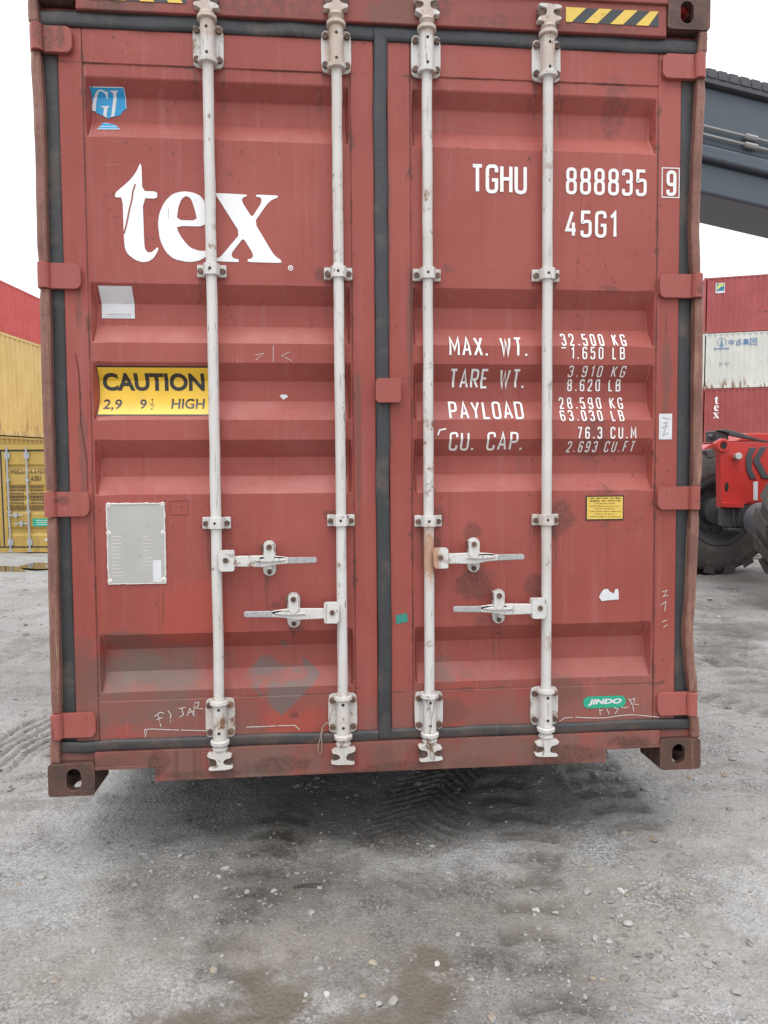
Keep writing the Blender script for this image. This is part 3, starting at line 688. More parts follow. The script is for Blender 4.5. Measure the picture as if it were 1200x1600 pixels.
def handle(rod, x, z, sgn, L, zc, zt, yb):
    """hub on the rod, bar with a worn grip, catch plate with its latch"""
    hb = MB(); hb.prism([(x+sgn*p[0], z+p[1]) for p in chaikin([(.010, .036), (.062, .036), (.066, .030), (.066, -.034), (.060, -.038), (.012, -.038)], 1, .15)], -.040, -.006)
    bolt(hb, x+sgn*.036, z+.002, -.040, .010, .006); hb.build('handle_hub', [M_rod, M_bolt], rod, bevel=.004)
    b = MB(); x0 = .058; xm = L*.60
    up = [(x0, .019), (xm*.86, .020), (xm, .017), (L*.70, .012), (L*.72, .010)]; lo = [(L*.72, -.011), (xm, -.014), (xm*.8, -.022), (x0, -.018)]
    b.prism([(x+sgn*p[0], z-.004+p[1]+(zt-zc)*p[0]/L) for p in up+lo], -.034, -.022)
    b.prism([(x+sgn*p[0], z-.004+p[1]+(zt-zc)*p[0]/L) for p in [(xm*.62, .002), (xm*.8, .009), (xm, .010), (L*.70, .003), (xm, -.003), (xm*.8, -.004)]], -.042, -.033)
    b.prism([(x+sgn*p[0], z-.004+p[1]+(zt-zc)*p[0]/L) for p in [(L*.715, .011), (L-.006, .010), (L, .005), (L, -.007), (L-.006, -.011), (L*.715, -.012)]], -.0355, -.0215, mi=1)
    b.build('handle', [M_rod, M_grip], rod, bevel=.003, seg=2)
    return x+sgn*L*.55
def catch(rod, u, v):
    x, z = door(u, v, .022); xl, zl = door(u, v, -.034)
    c = MB(); c.prism(rrect(x, z, .047, .130, .0225), .020, .0305)
    c.prism([(xl+p[0], zl+p[1]) for p in chaikin([(-.019, .050), (-.013, .052), (.014, .052), (.017, .024), (.021, .010), (.014, -.006), (.003, -.014), (-.010, -.010), (-.020, .004), (-.018, .02)], 1)], -.044, -.031)
    c.prism([(xl+p[0], zl+p[1]) for p in [(-.014, .050), (.014, .050), (.014, .024), (-.014, .024)]], -.033, .021)
    c.prism([(x+p[0], z+p[1]) for p in [(-.012, -.018), (.012, -.018), (.012, -.034), (-.012, -.034)]], -.024, .021)
    bolt(c, xl, zl+.040, -.044, .0105, .007); bolt(c, x, z-.050, .020, .0095, .010)
    c.box(x-.028, x-.022, .0, .02, z+.028, z+.054, 1)
    c.build('handle_catch', [M_rod, M_bolt], rod, bevel=.003)

RODS = [  # mean x measured at three heights, top bearing v, strap v, strap v, bottom bearing v, top cam v, bottom cam v
 dict(p=[(323, 200), (336, 640), (342.5, 1000)], tb=(322, 72), s1=(332, 423), s2=(342, 817), bb=(347, 1122), tc=(320, 12), bc=(345, 1178), h=(349, 876, 1, 495, 873, 421, 872)),
 dict(p=[(524.5, 200), (532, 640), (536, 1000)], tb=(523, 81), s1=(527, 427), s2=(533, 813), bb=(537, 1114), tc=(523, 14), bc=(537, 1170), h=(528, 957, -1, 381, 958, 459, 953)),
 dict(p=[(668, 200), (669, 640), (670.5, 1000)], tb=(667, 88), s1=(666, 429), s2=(667, 814), bb=(669, 1111), tc=(667, 22), bc=(671, 1165), h=(677, 872, 1, 819, 868, 740, 867)),
 dict(p=[(858, 200), (853, 640), (853, 1000)], tb=(856, 95), s1=(852, 430), s2=(849, 812), bb=(851, 1103), tc=(856, 33), bc=(855, 1158), h=(850, 950, -1, 708, 950, 779, 947))]
ROD_X = []
for i, R in enumerate(RODS):
    x = sum(door(u, v, 0)[0] for u, v in R['p'])/3; ROD_X.append(x)
    zt, zb = door(*R['tc'], 0)[1], door(*R['bc'], 0)[1]
    mb = MB(); rng = random.Random(40+i)
    n = 26; mb.tube([(x+rng.uniform(-.0009, .0009), 0, zb-.004+(zt-zb+.008)*k/n) for k in range(n+1)], [.0188+rng.uniform(-.0003, .0003) for k in range(n+1)], 18)
    rod = mb.build('locking_rod', M_rod, box, label=['white locking rod furthest from the door gap on the left leaf', 'white locking rod with a dangling wire seal, left of the door gap', 'white locking rod with orange rust run below its strap, right of the door gap', 'white locking rod crossing the gap between the code letters and numbers'][i])
    bearing(rod, x, door(*R['tb'], .02)[1], 0, True, None); bearing(rod, x, door(*R['bb'], .02)[1], 0, False, None)
    strap(rod, x, door(*R['s1'], .01)[1]); strap(rod, x, door(*R['s2'], .01)[1], .05, .05)
    cam_end(rod, x, zt-.004, True, i % 2 == 1); cam_end(rod, x, zb, False, i % 2 == 0)
    u, v, sg, ut, vt, uc, vc = R['h']; z = door(u, v, -.03)[1]; L = abs(door(ut, vt, -.03)[0]-x)
    handle(rod, x, z, sg, L, z, door(ut, vt, -.03)[1]-.0, 0); catch(rod, uc, vc)

# anti-rack plate across the door gap
x0, z1 = door(587, 591, .0); x1, z0 = door(627, 629, .0)
mb = MB(); mb.prism(rrect((x0+x1)/2, (z0+z1)/2, x1-x0, z1-z0, .014), -.004, .020); mb.box(x0+.002, x0+.02, .015, .034, z0+.01, z1-.01)
mb.build('door_stop_plate', M_hinge, dR, bevel=.005)

# ------------------------------------------------------------------ plates, stickers and writing on the doors
TEX_T = [(240, 65), (246, 90), (250, 235), (342, 238), (344, 282), (252, 280), (262, 560), (268, 600), (285, 618), (305, 618), (325, 605), (340, 588), (352, 590), (345, 615), (320, 655), (290, 675), (250, 680), (205, 665), (160, 630), (140, 590), (134, 500), (127, 275), (80, 274), (82, 245), (130, 205), (180, 160), (215, 110), (234, 66)]
TEX_E = [(648, 457), (648, 380), (640, 300), (610, 262), (560, 242), (505, 236), (440, 252), (390, 300), (357, 370), (347, 440), (360, 540), (395, 615), (450, 662), (540, 680), (600, 672), (640, 652), (660, 630), (655, 606), (610, 610), (550, 590), (505, 540), (474, 490), (465, 453)]
TEX_EH = [(465, 416), (474, 340), (495, 285), (525, 264), (555, 283), (578, 350), (593, 420)]
TEX_X = [(700, 247), (903, 257), (903, 268), (880, 275), (872, 290), (880, 315), (935, 400), (990, 315), (995, 290), (988, 275), (960, 270), (962, 257), (1096, 263), (1096, 275), (1060, 290), (1030, 315), (950, 430), (1060, 615), (1085, 645), (1118, 668), (1118, 685), (908, 678), (908, 662), (935, 655), (942, 640), (935, 615), (880, 528), (810, 620), (808, 640), (820, 655), (852, 662), (852, 680), (700, 673), (705, 660), (740, 645), (765, 615), (862, 500), (735, 300), (710, 262)]
def q4(p): return dp(160+p[0]/4, 240+p[1]/4)
cE = [q4(p) for p in chaikin(TEX_E, 1, .2)]; hE = [q4(p) for p in chaikin(TEX_EH, 1, .2)]
tex = poly_shape([q4(p) for p in chaikin(TEX_T, 1, .18)]) + poly_shape(cE, [hE]) + poly_shape([q4(p) for p in chaikin(TEX_X, 1, .12)])
decal('lettering', tex, M_tex, dL, label='big white serif lettering reading tex')
decal('scratch', [(*ribbon([q4(p) for p in [(207, 193), (192, 235), (186, 285), (172, 340), (160, 400), (150, 450), (136, 500)]], .005, False), 0)], M_door, dL, .0029)
decal('trademark_sign', row('®', 450, 458, 413, 423, sw=.13), M_white, dL)

for txt in (row('TGHU', 736, 823, 257.5, 303, sw=.14), row('888835', 884, 1010, 263.5, 305.5, sw=.135, gap=.33), row('45G1', 883, 963, 329.5, 371.5, sw=.135, gap=.33)):
    decal('lettering', txt, M_white, dR)
x0, z1 = dp(1034.5, 262.5); x1, z0 = dp(1060.5, 309); bx_ = decal('check_digit_box', [(*ribbon([(x0, z0), (x1, z0), (x1, z1), (x0, z1)], .0036, True), 0)], M_white, dR)
decal('lettering', row('9', 1041, 1056.5, 266.5, 306.5, sw=.15), M_white, bx_)
for (a, u0, u1, v0, v1, b, p0, p1, q0, q1) in (('MAX. WT.', 702, 824, 527, 557, '32.500 KG', 876, 977, 521.5, 541), (None, 0, 0, 0, 0, '1.650 LB', 892, 976, 541.5, 562),
     ('TARE WT.', 702, 819, 576.5, 607, '3.910 KG', 888, 977, 571, 590), (None, 0, 0, 0, 0, '8.620 LB', 886, 969, 592, 612), ('PAYLOAD', 701, 817, 627.5, 655, '28.590 KG', 873, 972, 620.5, 639.5),
     (None, 0, 0, 0, 0, '63.030 LB', 875, 974, 640.5, 658.5), ('CU. CAP.', 702, 817, 675, 704, '76.3 CU.M', 902, 994, 666.5, 686), (None, 0, 0, 0, 0, '2.693 CU.FT', 886, 991, 688.5, 707)):
    if a: decal('lettering', row(a, u0, u1, v0, v1, sw=.13, gap=.32, space=.36), M_white, dR)
    decal('lettering', row(b, p0, p1, q0+.6, q1-.4, sw=.135, gap=.58, space=.10), M_white, dR)
decal('underline', [(*ribbon([dp(877, 543.5), dp(884, 543.5)], .005, False), 0)], M_white, dR)
decal('paint_flake', [(*ribbon([dp(684, 680), dp(687, 672), dp(697, 670)], .006, False), 1)], M_white, dR)

def quad(us, lay=0): return poly_shape([dp(*p) for p in us], (), lay)
def rect_px(u0, v0, u1, v1, lay=0, jit=0):
    x0, z1 = dp(u0, v0); x1, z0 = dp(u1, v1); return poly_shape([(x0, z0), (x1, z0), (x1, z1), (x0, z1)], (), lay)
# CAUTION sign, laid over the folds
st = decal('caution_sticker', rect_px(149.5, 571.5, 328, 649.5), M_blk, dL, .0016)
decal('sticker_face', rect_px(151.5, 574, 326.5, 647.5), M_yel, st, .0024)
ct = frow('CAUTION', 161, 320, 583, 611, bold=.036) + frow('2,9', 162, 191, 624, 642, bold=.02) + frow('9', 219, 229.5, 624, 639, bold=.02) + frow('HIGH', 268.5, 320, 623, 639, bold=.02)
ct += row('1', 236.3, 239.2, 623, 630, sw=.15) + row('2', 235.8, 240.4, 633, 640, sw=.13) + [(*ribbon([dp(234, 631.3), dp(241.5, 631.3)], .003, False), 0)]
decal('lettering', ct, M_blk, st, .0031)
# torn blue badge with two serif capitals
g12 = lambda p: dp(130+p[0]/12, 120+p[1]/12)
bs = decal('blue_badge_sticker', poly_shape([g12(p) for p in [(88, 192), (150, 188), (160, 208), (175, 190), (755, 203), (778, 240), (818, 600), (780, 622), (740, 660), (700, 725), (600, 752), (500, 772), (478, 800), (450, 782), (380, 740), (250, 680), (210, 640), (190, 655), (108, 575)]])
           + poly_shape([g12(p) for p in [(265, 985), (330, 930), (360, 880), (400, 858), (470, 875), (600, 905), (690, 985)]]), M_blue, dL)
gl = [(*ribbon([g12(p) for p in [(118, 540), (92, 200), (140, 198)]], .0022, False), 0), (*ribbon([g12(p) for p in [(180, 200), (750, 212), (770, 250), (808, 605)]], .0022, False), 1),
      (*ribbon([g12(p) for p in [(265, 985), (690, 987)]], .003, False), 0), (*ribbon([g12(p) for p in [(300, 940), (420, 935), (640, 940)]], .0026, False), 1), (*ribbon([g12(p) for p in [(400, 885), (500, 880)]], .0022, False), 2)]
gl += poly_shape([g12(p) for p in chaikin([(450, 430), (440, 380), (415, 330), (370, 290), (320, 275), (290, 310), (262, 400), (245, 520), (240, 660), (175, 640), (172, 560), (190, 430), (235, 310), (290, 252), (350, 250), (410, 275), (440, 300), (445, 285), (468, 285), (466, 425)], 1, .2)])
gl += poly_shape([g12(p) for p in [(340, 555), (490, 555), (490, 578), (462, 590), (440, 720), (455, 770), (425, 762), (378, 735), (395, 600), (380, 582), (340, 578)]])
gl += poly_shape([g12(p) for p in [(515, 268), (655, 268), (655, 292), (628, 305), (590, 745), (500, 768), (530, 735), (565, 320), (545, 298), (515, 292)]])
decal('lettering', gl, M_stick, bs, .0027)
# white notice whose printed code is left out, with the two small lines under it
ns = decal('notice_sticker', rect_px(153.5, 446.5, 211, 498), M_stick, dL)
def dashes(u0, u1, v, h, seed):
    rg = random.Random(seed); u = u0; out = []; i = 0
    while u < u1:
        d = rg.uniform(1.4, 3.6); out.append((*ribbon([dp(u, v+rg.uniform(-.3, .3)), dp(min(u+d, u1), v+rg.uniform(-.3, .3))], h*rg.uniform(.6, 1)/427, False), i % 3)); u += d+rg.uniform(.7, 1.5); i += 1
    return out
tl = dashes(166, 205, 491.4, 2.2, 1)+dashes(165, 205, 495.2, 1.2, 2)
decal('lettering', tl, M_grey_print, ns, .0025)
# data plate in its bead of sealant, with a small white label
x0, z1 = dp(167, 787.5); x1, z0 = dp(259.5, 911); mb = MB(); mb.box(x0, x1, .0315, .0345, z0, z1); pl = mb.build('data_plate', M_plate, dL, bevel=.001)
sb = MB(); rng = random.Random(3)
for (a, b) in (((x0, z1), (x1, z1)), ((x1, z1), (x1, z0)), ((x1, z0), (x0, z0)), ((x0, z0), (x0, z1))):
    n = 24; sb.tube([(a[0]+(b[0]-a[0])*k/n+rng.uniform(-.0009, .0009), .0315, a[1]+(b[1]-a[1])*k/n+rng.uniform(-.0009, .0009)) for k in range(n+1)], [.0022+rng.uniform(0, .0018) for k in range(n+1)] if b[1] != a[1] or a[1] == z1 else .0014, 6)
for (px, pz) in ((x0+.006, z1-.004), (x1-.006, z1-.004), (x0+.004, z1-.105), (x1-.006, z1-.105), (x0+.005, z0+.012), (x1-.006, z0+.014)):
    sb.lathe((px, .033, pz), (0, -1, 0), [(0, .010), (.002, .009), (.004, .005)], 9)
sb.build('sealant_bead', M_seal, pl)
pr = []
for k in range(12): pr += [(*ribbon([dp(175, 838+k*5.6), dp(181+rng.uniform(0, 14), 838+k*5.6)], .0024, False), 0)]
for k in range(9): pr += [(*ribbon([dp(224, 838+k*5.6), dp(229+rng.uniform(0, 12), 838+k*5.6)], .0024, False), 0)]
def plate_decal(name, shapes, mat, par, y):
    m_ = MB()
    for vs, fs, lay in shapes: m_.add([(v[0], y-lay*.0002, v[1]) for v in vs], fs)
    return m_.build(name, mat, par)
plate_decal('stamped_lines', pr, M_seal, pl, .0309)
x0, z1 = dp(239, 875); x1, z0 = dp(253, 909); lb = plate_decal('plate_label', poly_shape([(x0, z0), (x1, z0), (x1, z1), (x0, z1)]), M_stick, pl, .0306)
raise_ = MB(); a = dp(148, 767); b = dp(302, 778)
# welded outline beside the plate
x0, z1 = dp(265, 781); x1, z0 = dp(294, 803); sb = MB(); sb.tube([(x0, .0345, z0), (x1, .0345, z0-.001), (x1+.001, .0345, z1), (x0, .0345, z1-.002), (x0, .0345, z0)], .0022, 6); sb.build('weld_outline', M_door, dL)
# small yellow notice
ys = decal('yellow_notice_sticker', rect_px(915, 774.5, 974, 812.5), M_blk, dR); decal('sticker_face', rect_px(917, 776.5, 972.5, 810.5), M_yel2, ys, .0024)
yt = []
for i in range(8):
    wd_ = 24 if i in (0, 1, 3, 5, 7) else 15; v = 778.4+i*4.1
    if i < 2: yt += row(('THIS CONTAINER HAS BEEN', 'DESIGNED AND TESTED FOR')[i], 945-wd_, 945+wd_, v-1.2, v+1.2, sw=.24)
    else: yt += dashes(945-wd_, 945+wd_, v, 1.1, i+5)
decal('lettering', yt, M_blk, ys, .0031)
# other stickers, tape and paint flakes
decal('torn_sticker', poly_shape([dp(900+p[0]/8, 760+p[1]/8) for p in [(285, 1385), (310, 1330), (345, 1285), (400, 1280), (415, 1310), (470, 1340), (488, 1285), (522, 1280), (532, 1330), (530, 1412), (420, 1420), (320, 1432)]]), M_stick, dR, label='torn remnant of a white sticker')
decal('tape_patch', quad([(618, 961.5), (635.5, 957.5), (637.5, 971), (619, 975)]), M_teal, dR)
es = decal('letter_sticker', rect_px(1029.5, 646.5, 1049.5, 686.5), M_stick, dR)
decal('lettering', scribble([[(1034, 652), (1045, 655)], [(1041, 660), (1038, 674), (1035, 681), (1044, 676)], [(1034, 668), (1044, 665)], [(1036, 661), (1043, 660)]], .0032), M_grey_print, es, .0025)
x0, z1 = dp(911, 1088.5); x1, z0 = dp(977.5, 1104.5); cz = (z0+z1)/2
js = decal('green_oval_sticker', poly_shape(rrect((x0+x1)/2, cz, x1-x0, z1-z0, (z1-z0)/2.01, 6)), M_green, dR)
decal('lettering', frow('JINDO', 918, 971, 1091.5, 1102, bold=.055, shear=.22), M_stick, js, .0026)
decal('paint_flake', poly_shape([dp(600+p[0]/2-600, 400+p[1]/2) for p in [(874, 437), (880, 433), (894, 433), (901, 440), (890, 446), (886, 450)]]), M_stick, dL)
def z540(p): return (140+p[0]/3, 970+p[1]/3)
ch = [[(335, 496), (322, 440)], [(305, 448), (330, 428), (350, 432)], [(315, 462), (342, 452)], [(368, 420), (382, 440), (378, 478)], [(415, 412), (450, 405)], [(432, 408), (440, 440), (420, 452)], [(458, 446), (470, 410), (488, 440)], [(460, 432), (492, 420)], [(488, 448), (492, 385), (512, 380), (510, 400), (495, 408), (532, 412)], [(258, 510), (262, 545), (270, 508)], [(258, 508), (300, 506), (380, 510), (460, 512), (548, 514)], [(735, 497), (800, 495), (880, 491), (962, 489), (985, 510)]]
decal('chalk_writing', scribble([[z540(p) for p in l] for l in ch], .0034), M_chalk, dL, .0019)
def z340(p): return (780+p[0]/3.53, 1060+p[1]/3.53)
ch = [[(552, 165), (556, 200)], [(550, 178), (570, 172)], [(590, 165), (605, 195)], [(630, 160), (655, 165), (636, 195)], [(670, 160), (712, 155), (690, 165)], [(712, 108), (735, 150), (740, 180)], [(718, 120), (745, 108), (742, 130), (725, 140), (768, 142)], [(330, 235), (360, 216), (420, 212), (500, 216), (580, 216), (660, 204), (730, 198), (800, 204), (880, 212)]]
decal('chalk_writing', scribble([[z340(p) for p in l] for l in ch], .0034), M_chalk, dR, .0030)
ch = [[(1034, 925), (1042, 922), (1036, 932), (1044, 930)], [(1032, 945), (1040, 940), (1038, 955)], [(1034, 972), (1042, 968)], [(1036, 980), (1042, 976)]]
decal('chalk_marks', scribble(ch, .003), M_chalk, dR, .0019)
decal('scratch', scribble([[(399, 555), (412, 552), (400, 563)], [(427, 540), (427, 566)], [(456, 564), (440, 556), (452, 550)]], .002), M_chalk, dL, .0019)
#  runs on the left hinge stile
decal('rust_crack', scribble([[(118, 552), (123, 580), (125, 615), (126, 660), (131, 690), (136, 720), (137, 765)]], .0035), rusty('dark_crack', (.16, .022, .018), (.12, .02, .016), (.2, .03, .02), .2), dL, .0016)
# hazard stripes on the header
def hp(u, v): return door(u, v, .007)
hz = MB(); base = [hp(884, 12), hp(1029, 18), hp(1029, 40), hp(884, 36)]; xa, xb = base[0][0], base[1][0]; zt = (base[0][1]+base[1][1])/2; zb = (base[2][1]+base[3][1])/2
hz.box(xa, xb, .0066, .0079, zb, zt); hs = hz.build('hazard_stripe_tape', M_navy, box)
hy = MB(); st_ = (xb-xa)/3.62; sk = .055
for k in range(4):
    a0, a1 = xa+(k-.28)*st_ if k else xa, xa+(k+.22)*st_
    P = [(max(xa, a0), zb), (a1, zb), (min(a1+sk, xb), zt), (min(a0+sk, xb) if k else xa, zt)]
    P = [(max(xa, a1-st_*.5), zb), (a1, zb), (min(a1+sk, xb), zt), (min(max(xa, a1-st_*.5+ (sk if k else 0)), xb), zt)]
    hy.prism(P, .0050, .0063)
hy.build('stripe', M_yel2, hs)
hz = MB(); xa2, xb2 = door(140, 0, .007)[0], door(291, 0, .007)[0]; hz.box(xa2, xb2, .0066, .0079, zb, zt); hs = hz.build('hazard_stripe_tape', M_navy, box)
hy = MB()
for k in range(4):
    a1 = xb2-(k+.12)*st_; hy.prism([(max(xa2, a1-st_*.5), zb), (a1, zb), (a1-sk*.6 if a1-sk*.6 > xa2 else xa2, zt), (max(xa2, a1-st_*.5-sk*.6), zt)], .0050, .0063)
hy.build('stripe', M_yel2, hs)

# wire seals left on two rods
def wire(name, label, px, y, r=.0016):
    mb = MB(); P = [Vector((door(u, v, y+dy)[0], y+dy, door(u, v, y+dy)[1])) for (u, v, dy) in px]
    P = [Matrix.Rotation(TILT, 4, 'X') @ p + Vector((0, 0, LIFT)) for p in P]; out = []
    for i in range(len(P)-1):
        for k in range(4):
            t = k/4; p0, p1, p2, p3 = P[max(i-1, 0)], P[i], P[i+1], P[min(i+2, len(P)-1)]
            out.append(.5*((2*p1)+(p2-p0)*t+(2*p0-5*p1+4*p2-p3)*t*t+(3*p1-p0-3*p2+p3)*t**3))
    mb.tube(out+[P[-1]], r, 6); return tag(mb.build(name, M_wire, None), label, 'wire seal')
wire('wire_seal', 'thin wire seal with a loop hanging left of the bottom bracket beside the door gap', [(545, 1080, -.012), (530, 1096, -.016), (518, 1112, -.006), (514, 1128, .01), (510, 1130, .012), (503, 1138, .012), (501, 1150, .012), (497, 1168, .0), (498, 1177, .0), (502, 1176, .0), (503, 1164, .0), (502, 1150, .008), (505, 1139, .012)], .0)
wire('wire_seal', 'twisted wire seal tied round the rod foot right of the door gap', [(662, 1088, -.012), (668, 1100, -.022), (673, 1112, -.024), (672, 1135, -.022), (670, 1155, -.024), (672, 1175, -.028), (674, 1186, -.028), (678, 1185, -.028), (676, 1170, -.03), (672, 1150, -.026), (675, 1120, -.024), (680, 1098, -.02), (681, 1088, -.012)], .0)
# ------------------------------------------------------------------ ground of wet gravel and mud
class VN:
    """value noise on a hashed lattice, vectorised"""
    def __init__(s, seed): s.t = np.random.RandomState(seed).rand(256, 256).astype(np.float32)
    def __call__(s, x, y):
        xi, yi = np.floor(x).astype(int), np.floor(y).astype(int); fx, fy = x-xi, y-yi; fx, fy = fx*fx*(3-2*fx), fy*fy*(3-2*fy)
        g = lambda i, j: s.t[(xi+i) % 256, (yi+j) % 256]
        return (g(0, 0)*(1-fx)+g(1, 0)*fx)*(1-fy)+(g(0, 1)*(1-fx)+g(1, 1)*fx)*fy
def fbm(x, y, sc, octv, seed, gain=.5):
    out = 0; a = 1; tot = 0
    for o in range(octv): out = out+a*VN(seed+o)(x*sc*2**o+17.3*o, y*sc*2**o-9.1*o); tot += a; a *= gain
    return out/tot-.5
def smooth(a, b, t): t = np.clip((t-a)/(b-a), 0, 1); return t*t*(3-2*t)
FALL = -.705
G0 = lambda u, v: at_z(u, v, 0.0)
PUD = []       # x, y, radius x, radius y, depth
for (u, v, rx, ry, d) in ((650, 1550, .085, .11, .016), (425, 1560, .075, .10, .014), (600, 1600, .12, .05, .014), (320, 1592, .17, .045, .014), (680, 1500, .05, .05, .010)):
    p = G0(u, v); PUD.append((p.x, p.y, rx, ry, d))
TRK = []
for (a, b, wd, dep, pit) in (((640, 1300), (700, 1195), .40, .014, .062), ((-25, 1190), (95, 1128), .42, .03, -.075), ((-30, 1040), (60, 1000), .3, .02, .1), ((880, 1640), (790, 1225), .26, .020, .15), ((1010, 1320), (900, 1180), .26, .018, .14), ((1190, 1080), (1100, 960), .5, .03, .2), ((1300, 1010), (1090, 1035), .3, .03, .16), ((330, 1640), (440, 1290), .22, .010, .13), ((1300, 930), (1090, 945), .4, .03, .2), ((1240, 1120), (1090, 1085), .22, .02, .12)):
    p, q = G0(*a), G0(*b); TRK.append((p, q, wd, dep, pit))
q_ = at_z(8, 899, FALL); q2_ = at_z(62, 884, FALL); FARP = [(q_.x, q_.y, .8), (q2_.x, q2_.y, .5)]
ZPUD = -.004
def ground_z(x, y, fine=True, damp_shade=None):
    x = np.asarray(x, float); y = np.asarray(y, float)
    z = FALL*smooth(7.4, 10.4, y-.22*np.maximum(0, x-2))*(1-.0*x)
    near = 1-smooth(12, 40, np.hypot(x, y))
    z = z+fbm(x, y, .35, 3, 1)*.05*near*(.35+.65*smooth(1, 4, np.hypot(x, y+.5)))+fbm(x, y, 1.7, 4, 11)*.045*near
    z = z+fbm(x*.35, y*1.6, 1.6, 3, 31)*.05*near*smooth(.8, 2.2, x)*(1-smooth(8, 14, y))       # ridges dragged across the yard on the right
    if fine: z = z+fbm(x, y, 9, 3, 21, .6)*.011*near+np.maximum(fbm(x, y, 34, 2, 41), .12)*.012*near
    for (p, q, wd, dep, pit) in TRK:
        dx, dy = q.x-p.x, q.y-p.y; L = math.hypot(dx, dy); dx, dy = dx/L, dy/L
        s = (x-p.x)*dx+(y-p.y)*dy; t = (y-p.y)*dx-(x-p.x)*dy
        t = t+fbm(x, y, 2.2, 2, 71)*.10*wd/.2; m = (1-smooth(wd*.36, wd*.56, np.abs(t)))*smooth(-.25, .15, s)*(1-smooth(L-.1, L+.35, s))*(.45+.9*np.clip(fbm(x, y, 3.0, 2, 61)+.5, 0, 1))
        lug = smooth(-.35, .35, np.sin(2*math.pi*(s+np.abs(t)*(.9 if pit < .12 else .3))/pit)) if pit > 0 else smooth(.0, .6, np.sin(2*math.pi*t/-pit+.25*np.sin(2*math.pi*s/.09)))
        z = z-m*dep*(.35+.65*lug)
        if damp_shade is not None: np.maximum(damp_shade, m*(.25+.75*lug), out=damp_shade)
    for (px, py, rr_) in FARP: z = z-.05*np.exp(-(((x-px)**2+(y-py)**2)/rr_**2))
    E = np.zeros_like(z); D = np.zeros_like(z)
    for (px, py, rx, ry, d) in PUD:
        e = ((x-px)/rx)**2+((y-py)/ry)**2; E = np.maximum(E, np.exp(-e*.35)); D = np.maximum(D, d*np.exp(-e*.8))
    return z*(1-.7*E)+.7*E*ZPUD-D*.55
def axis(fine0, fine1, h, lo, hi, g):
    a = list(np.arange(fine0, fine1, h)); d = h
    while a[-1] < hi: d = min(d*g, 22); a.append(a[-1]+d)
    d = h; b = [a[0]]
    while b[-1] > lo: d = min(d*g, 22); b.append(b[-1]-d)
    return np.array(sorted(set(b[1:]+a)))
gx, gy = axis(-2.15, 1.75, .0125, -260, 260, 1.028), axis(-.75, 1.25, .0125, -60, 420, 1.022)
X, Y = np.meshgrid(gx, gy); DAMP_SHADE = np.zeros_like(X); Zg = ground_z(X, Y, True, DAMP_SHADE)
nx, ny = len(gx), len(gy)
me = bpy.data.meshes.new('ground'); idx = np.arange(nx*ny).reshape(ny, nx)
q = np.stack([idx[:-1, :-1], idx[:-1, 1:], idx[1:, 1:], idx[1:, :-1]], -1).reshape(-1, 4)
me.vertices.add(nx*ny); me.vertices.foreach_set('co', np.stack([X, Y, Zg], -1).astype(np.float32).ravel())
me.loops.add(q.size); me.loops.foreach_set('vertex_index', q.astype(np.int32).ravel())
me.polygons.add(len(q)); me.polygons.foreach_set('loop_start', np.arange(0, q.size, 4, dtype=np.int32)); me.polygons.foreach_set('loop_total', np.full(len(q), 4, np.int32))
me.update(); me.validate(); me.attributes.new('damp_shade', 'FLOAT', 'POINT').data.foreach_set('value', DAMP_SHADE.astype(np.float32).ravel()); me.polygons.foreach_set('use_smooth', [True]*len(me.polygons))
gr = bpy.data.objects.new('ground', me); COL.objects.link(gr); gr['kind'] = 'structure'
t = NT('gravel_mud'); n1 = t.noise(.55, 6, .6); n2 = t.noise(2.6, 7, .66); n3 = t.noise(22, 6, .68); n4 = t.noise(120, 4, .7); v1 = t.voro(70)
vc = t.nd.new('ShaderNodeTexVoronoi'); vc.inputs['Scale'].default_value = 95; t.lk.new(t.vec('ADD', t.P, (0, 0, 0)), vc.inputs['Vector'])
cs = t.nd.new('ShaderNodeSeparateColor'); t.lk.new(vc.outputs['Color'], cs.inputs[0]); chip = t.math('MULTIPLY', cs.outputs[0], t.step(vc.outputs['Distance'], .75, .45))
c = t.mix(t.step(n1, .40, .62), (0.285, 0.283, 0.280), (0.348, 0.347, 0.345))
c = t.mix(t.step(t.noise(1.0, 5, .62, None, (4, 8, 0)), .45, .62, 0, .6), c, (0.262, 0.245, 0.215))                       # sandy silt
c = t.mix(t.step(n2, .52, .66, 0, .60), c, (0.155, 0.150, 0.143))                                              # damp patches
c = t.mix(t.step(t.noise(1.0, 6, .66, (1.0, 3.2, 1), (1, 5, 0)), .54, .66, 0, .6), c, (0.19, 0.175, 0.158))
c = t.mix(t.step(n3, .50, .68, 0, .42), c, (0.145, 0.137, 0.128))
c = t.mix(t.step(n3, .46, .32, 0, .32), c, (0.44, 0.437, 0.43))
c = t.mix(t.step(n4, .50, .64, 0, .62), c, (0.13, 0.122, 0.114))
c = t.mix(t.step(n4, .46, .34, 0, .42), c, (0.50, 0.496, 0.487))
c = t.mix(t.math('MULTIPLY', t.step(chip, .66, .74), t.step(t.noise(2.2, 4, .6, None, (3, 1, 0)), .50, .66, 0, .55)), c, (0.47, 0.466, 0.457))
c = t.mix(t.math('MULTIPLY', t.step(chip, .22, .16), t.step(t.noise(3.1, 4, .6, None, (9, 1, 0)), .5, .62, 0, .6)), c, (0.12, 0.115, 0.11))
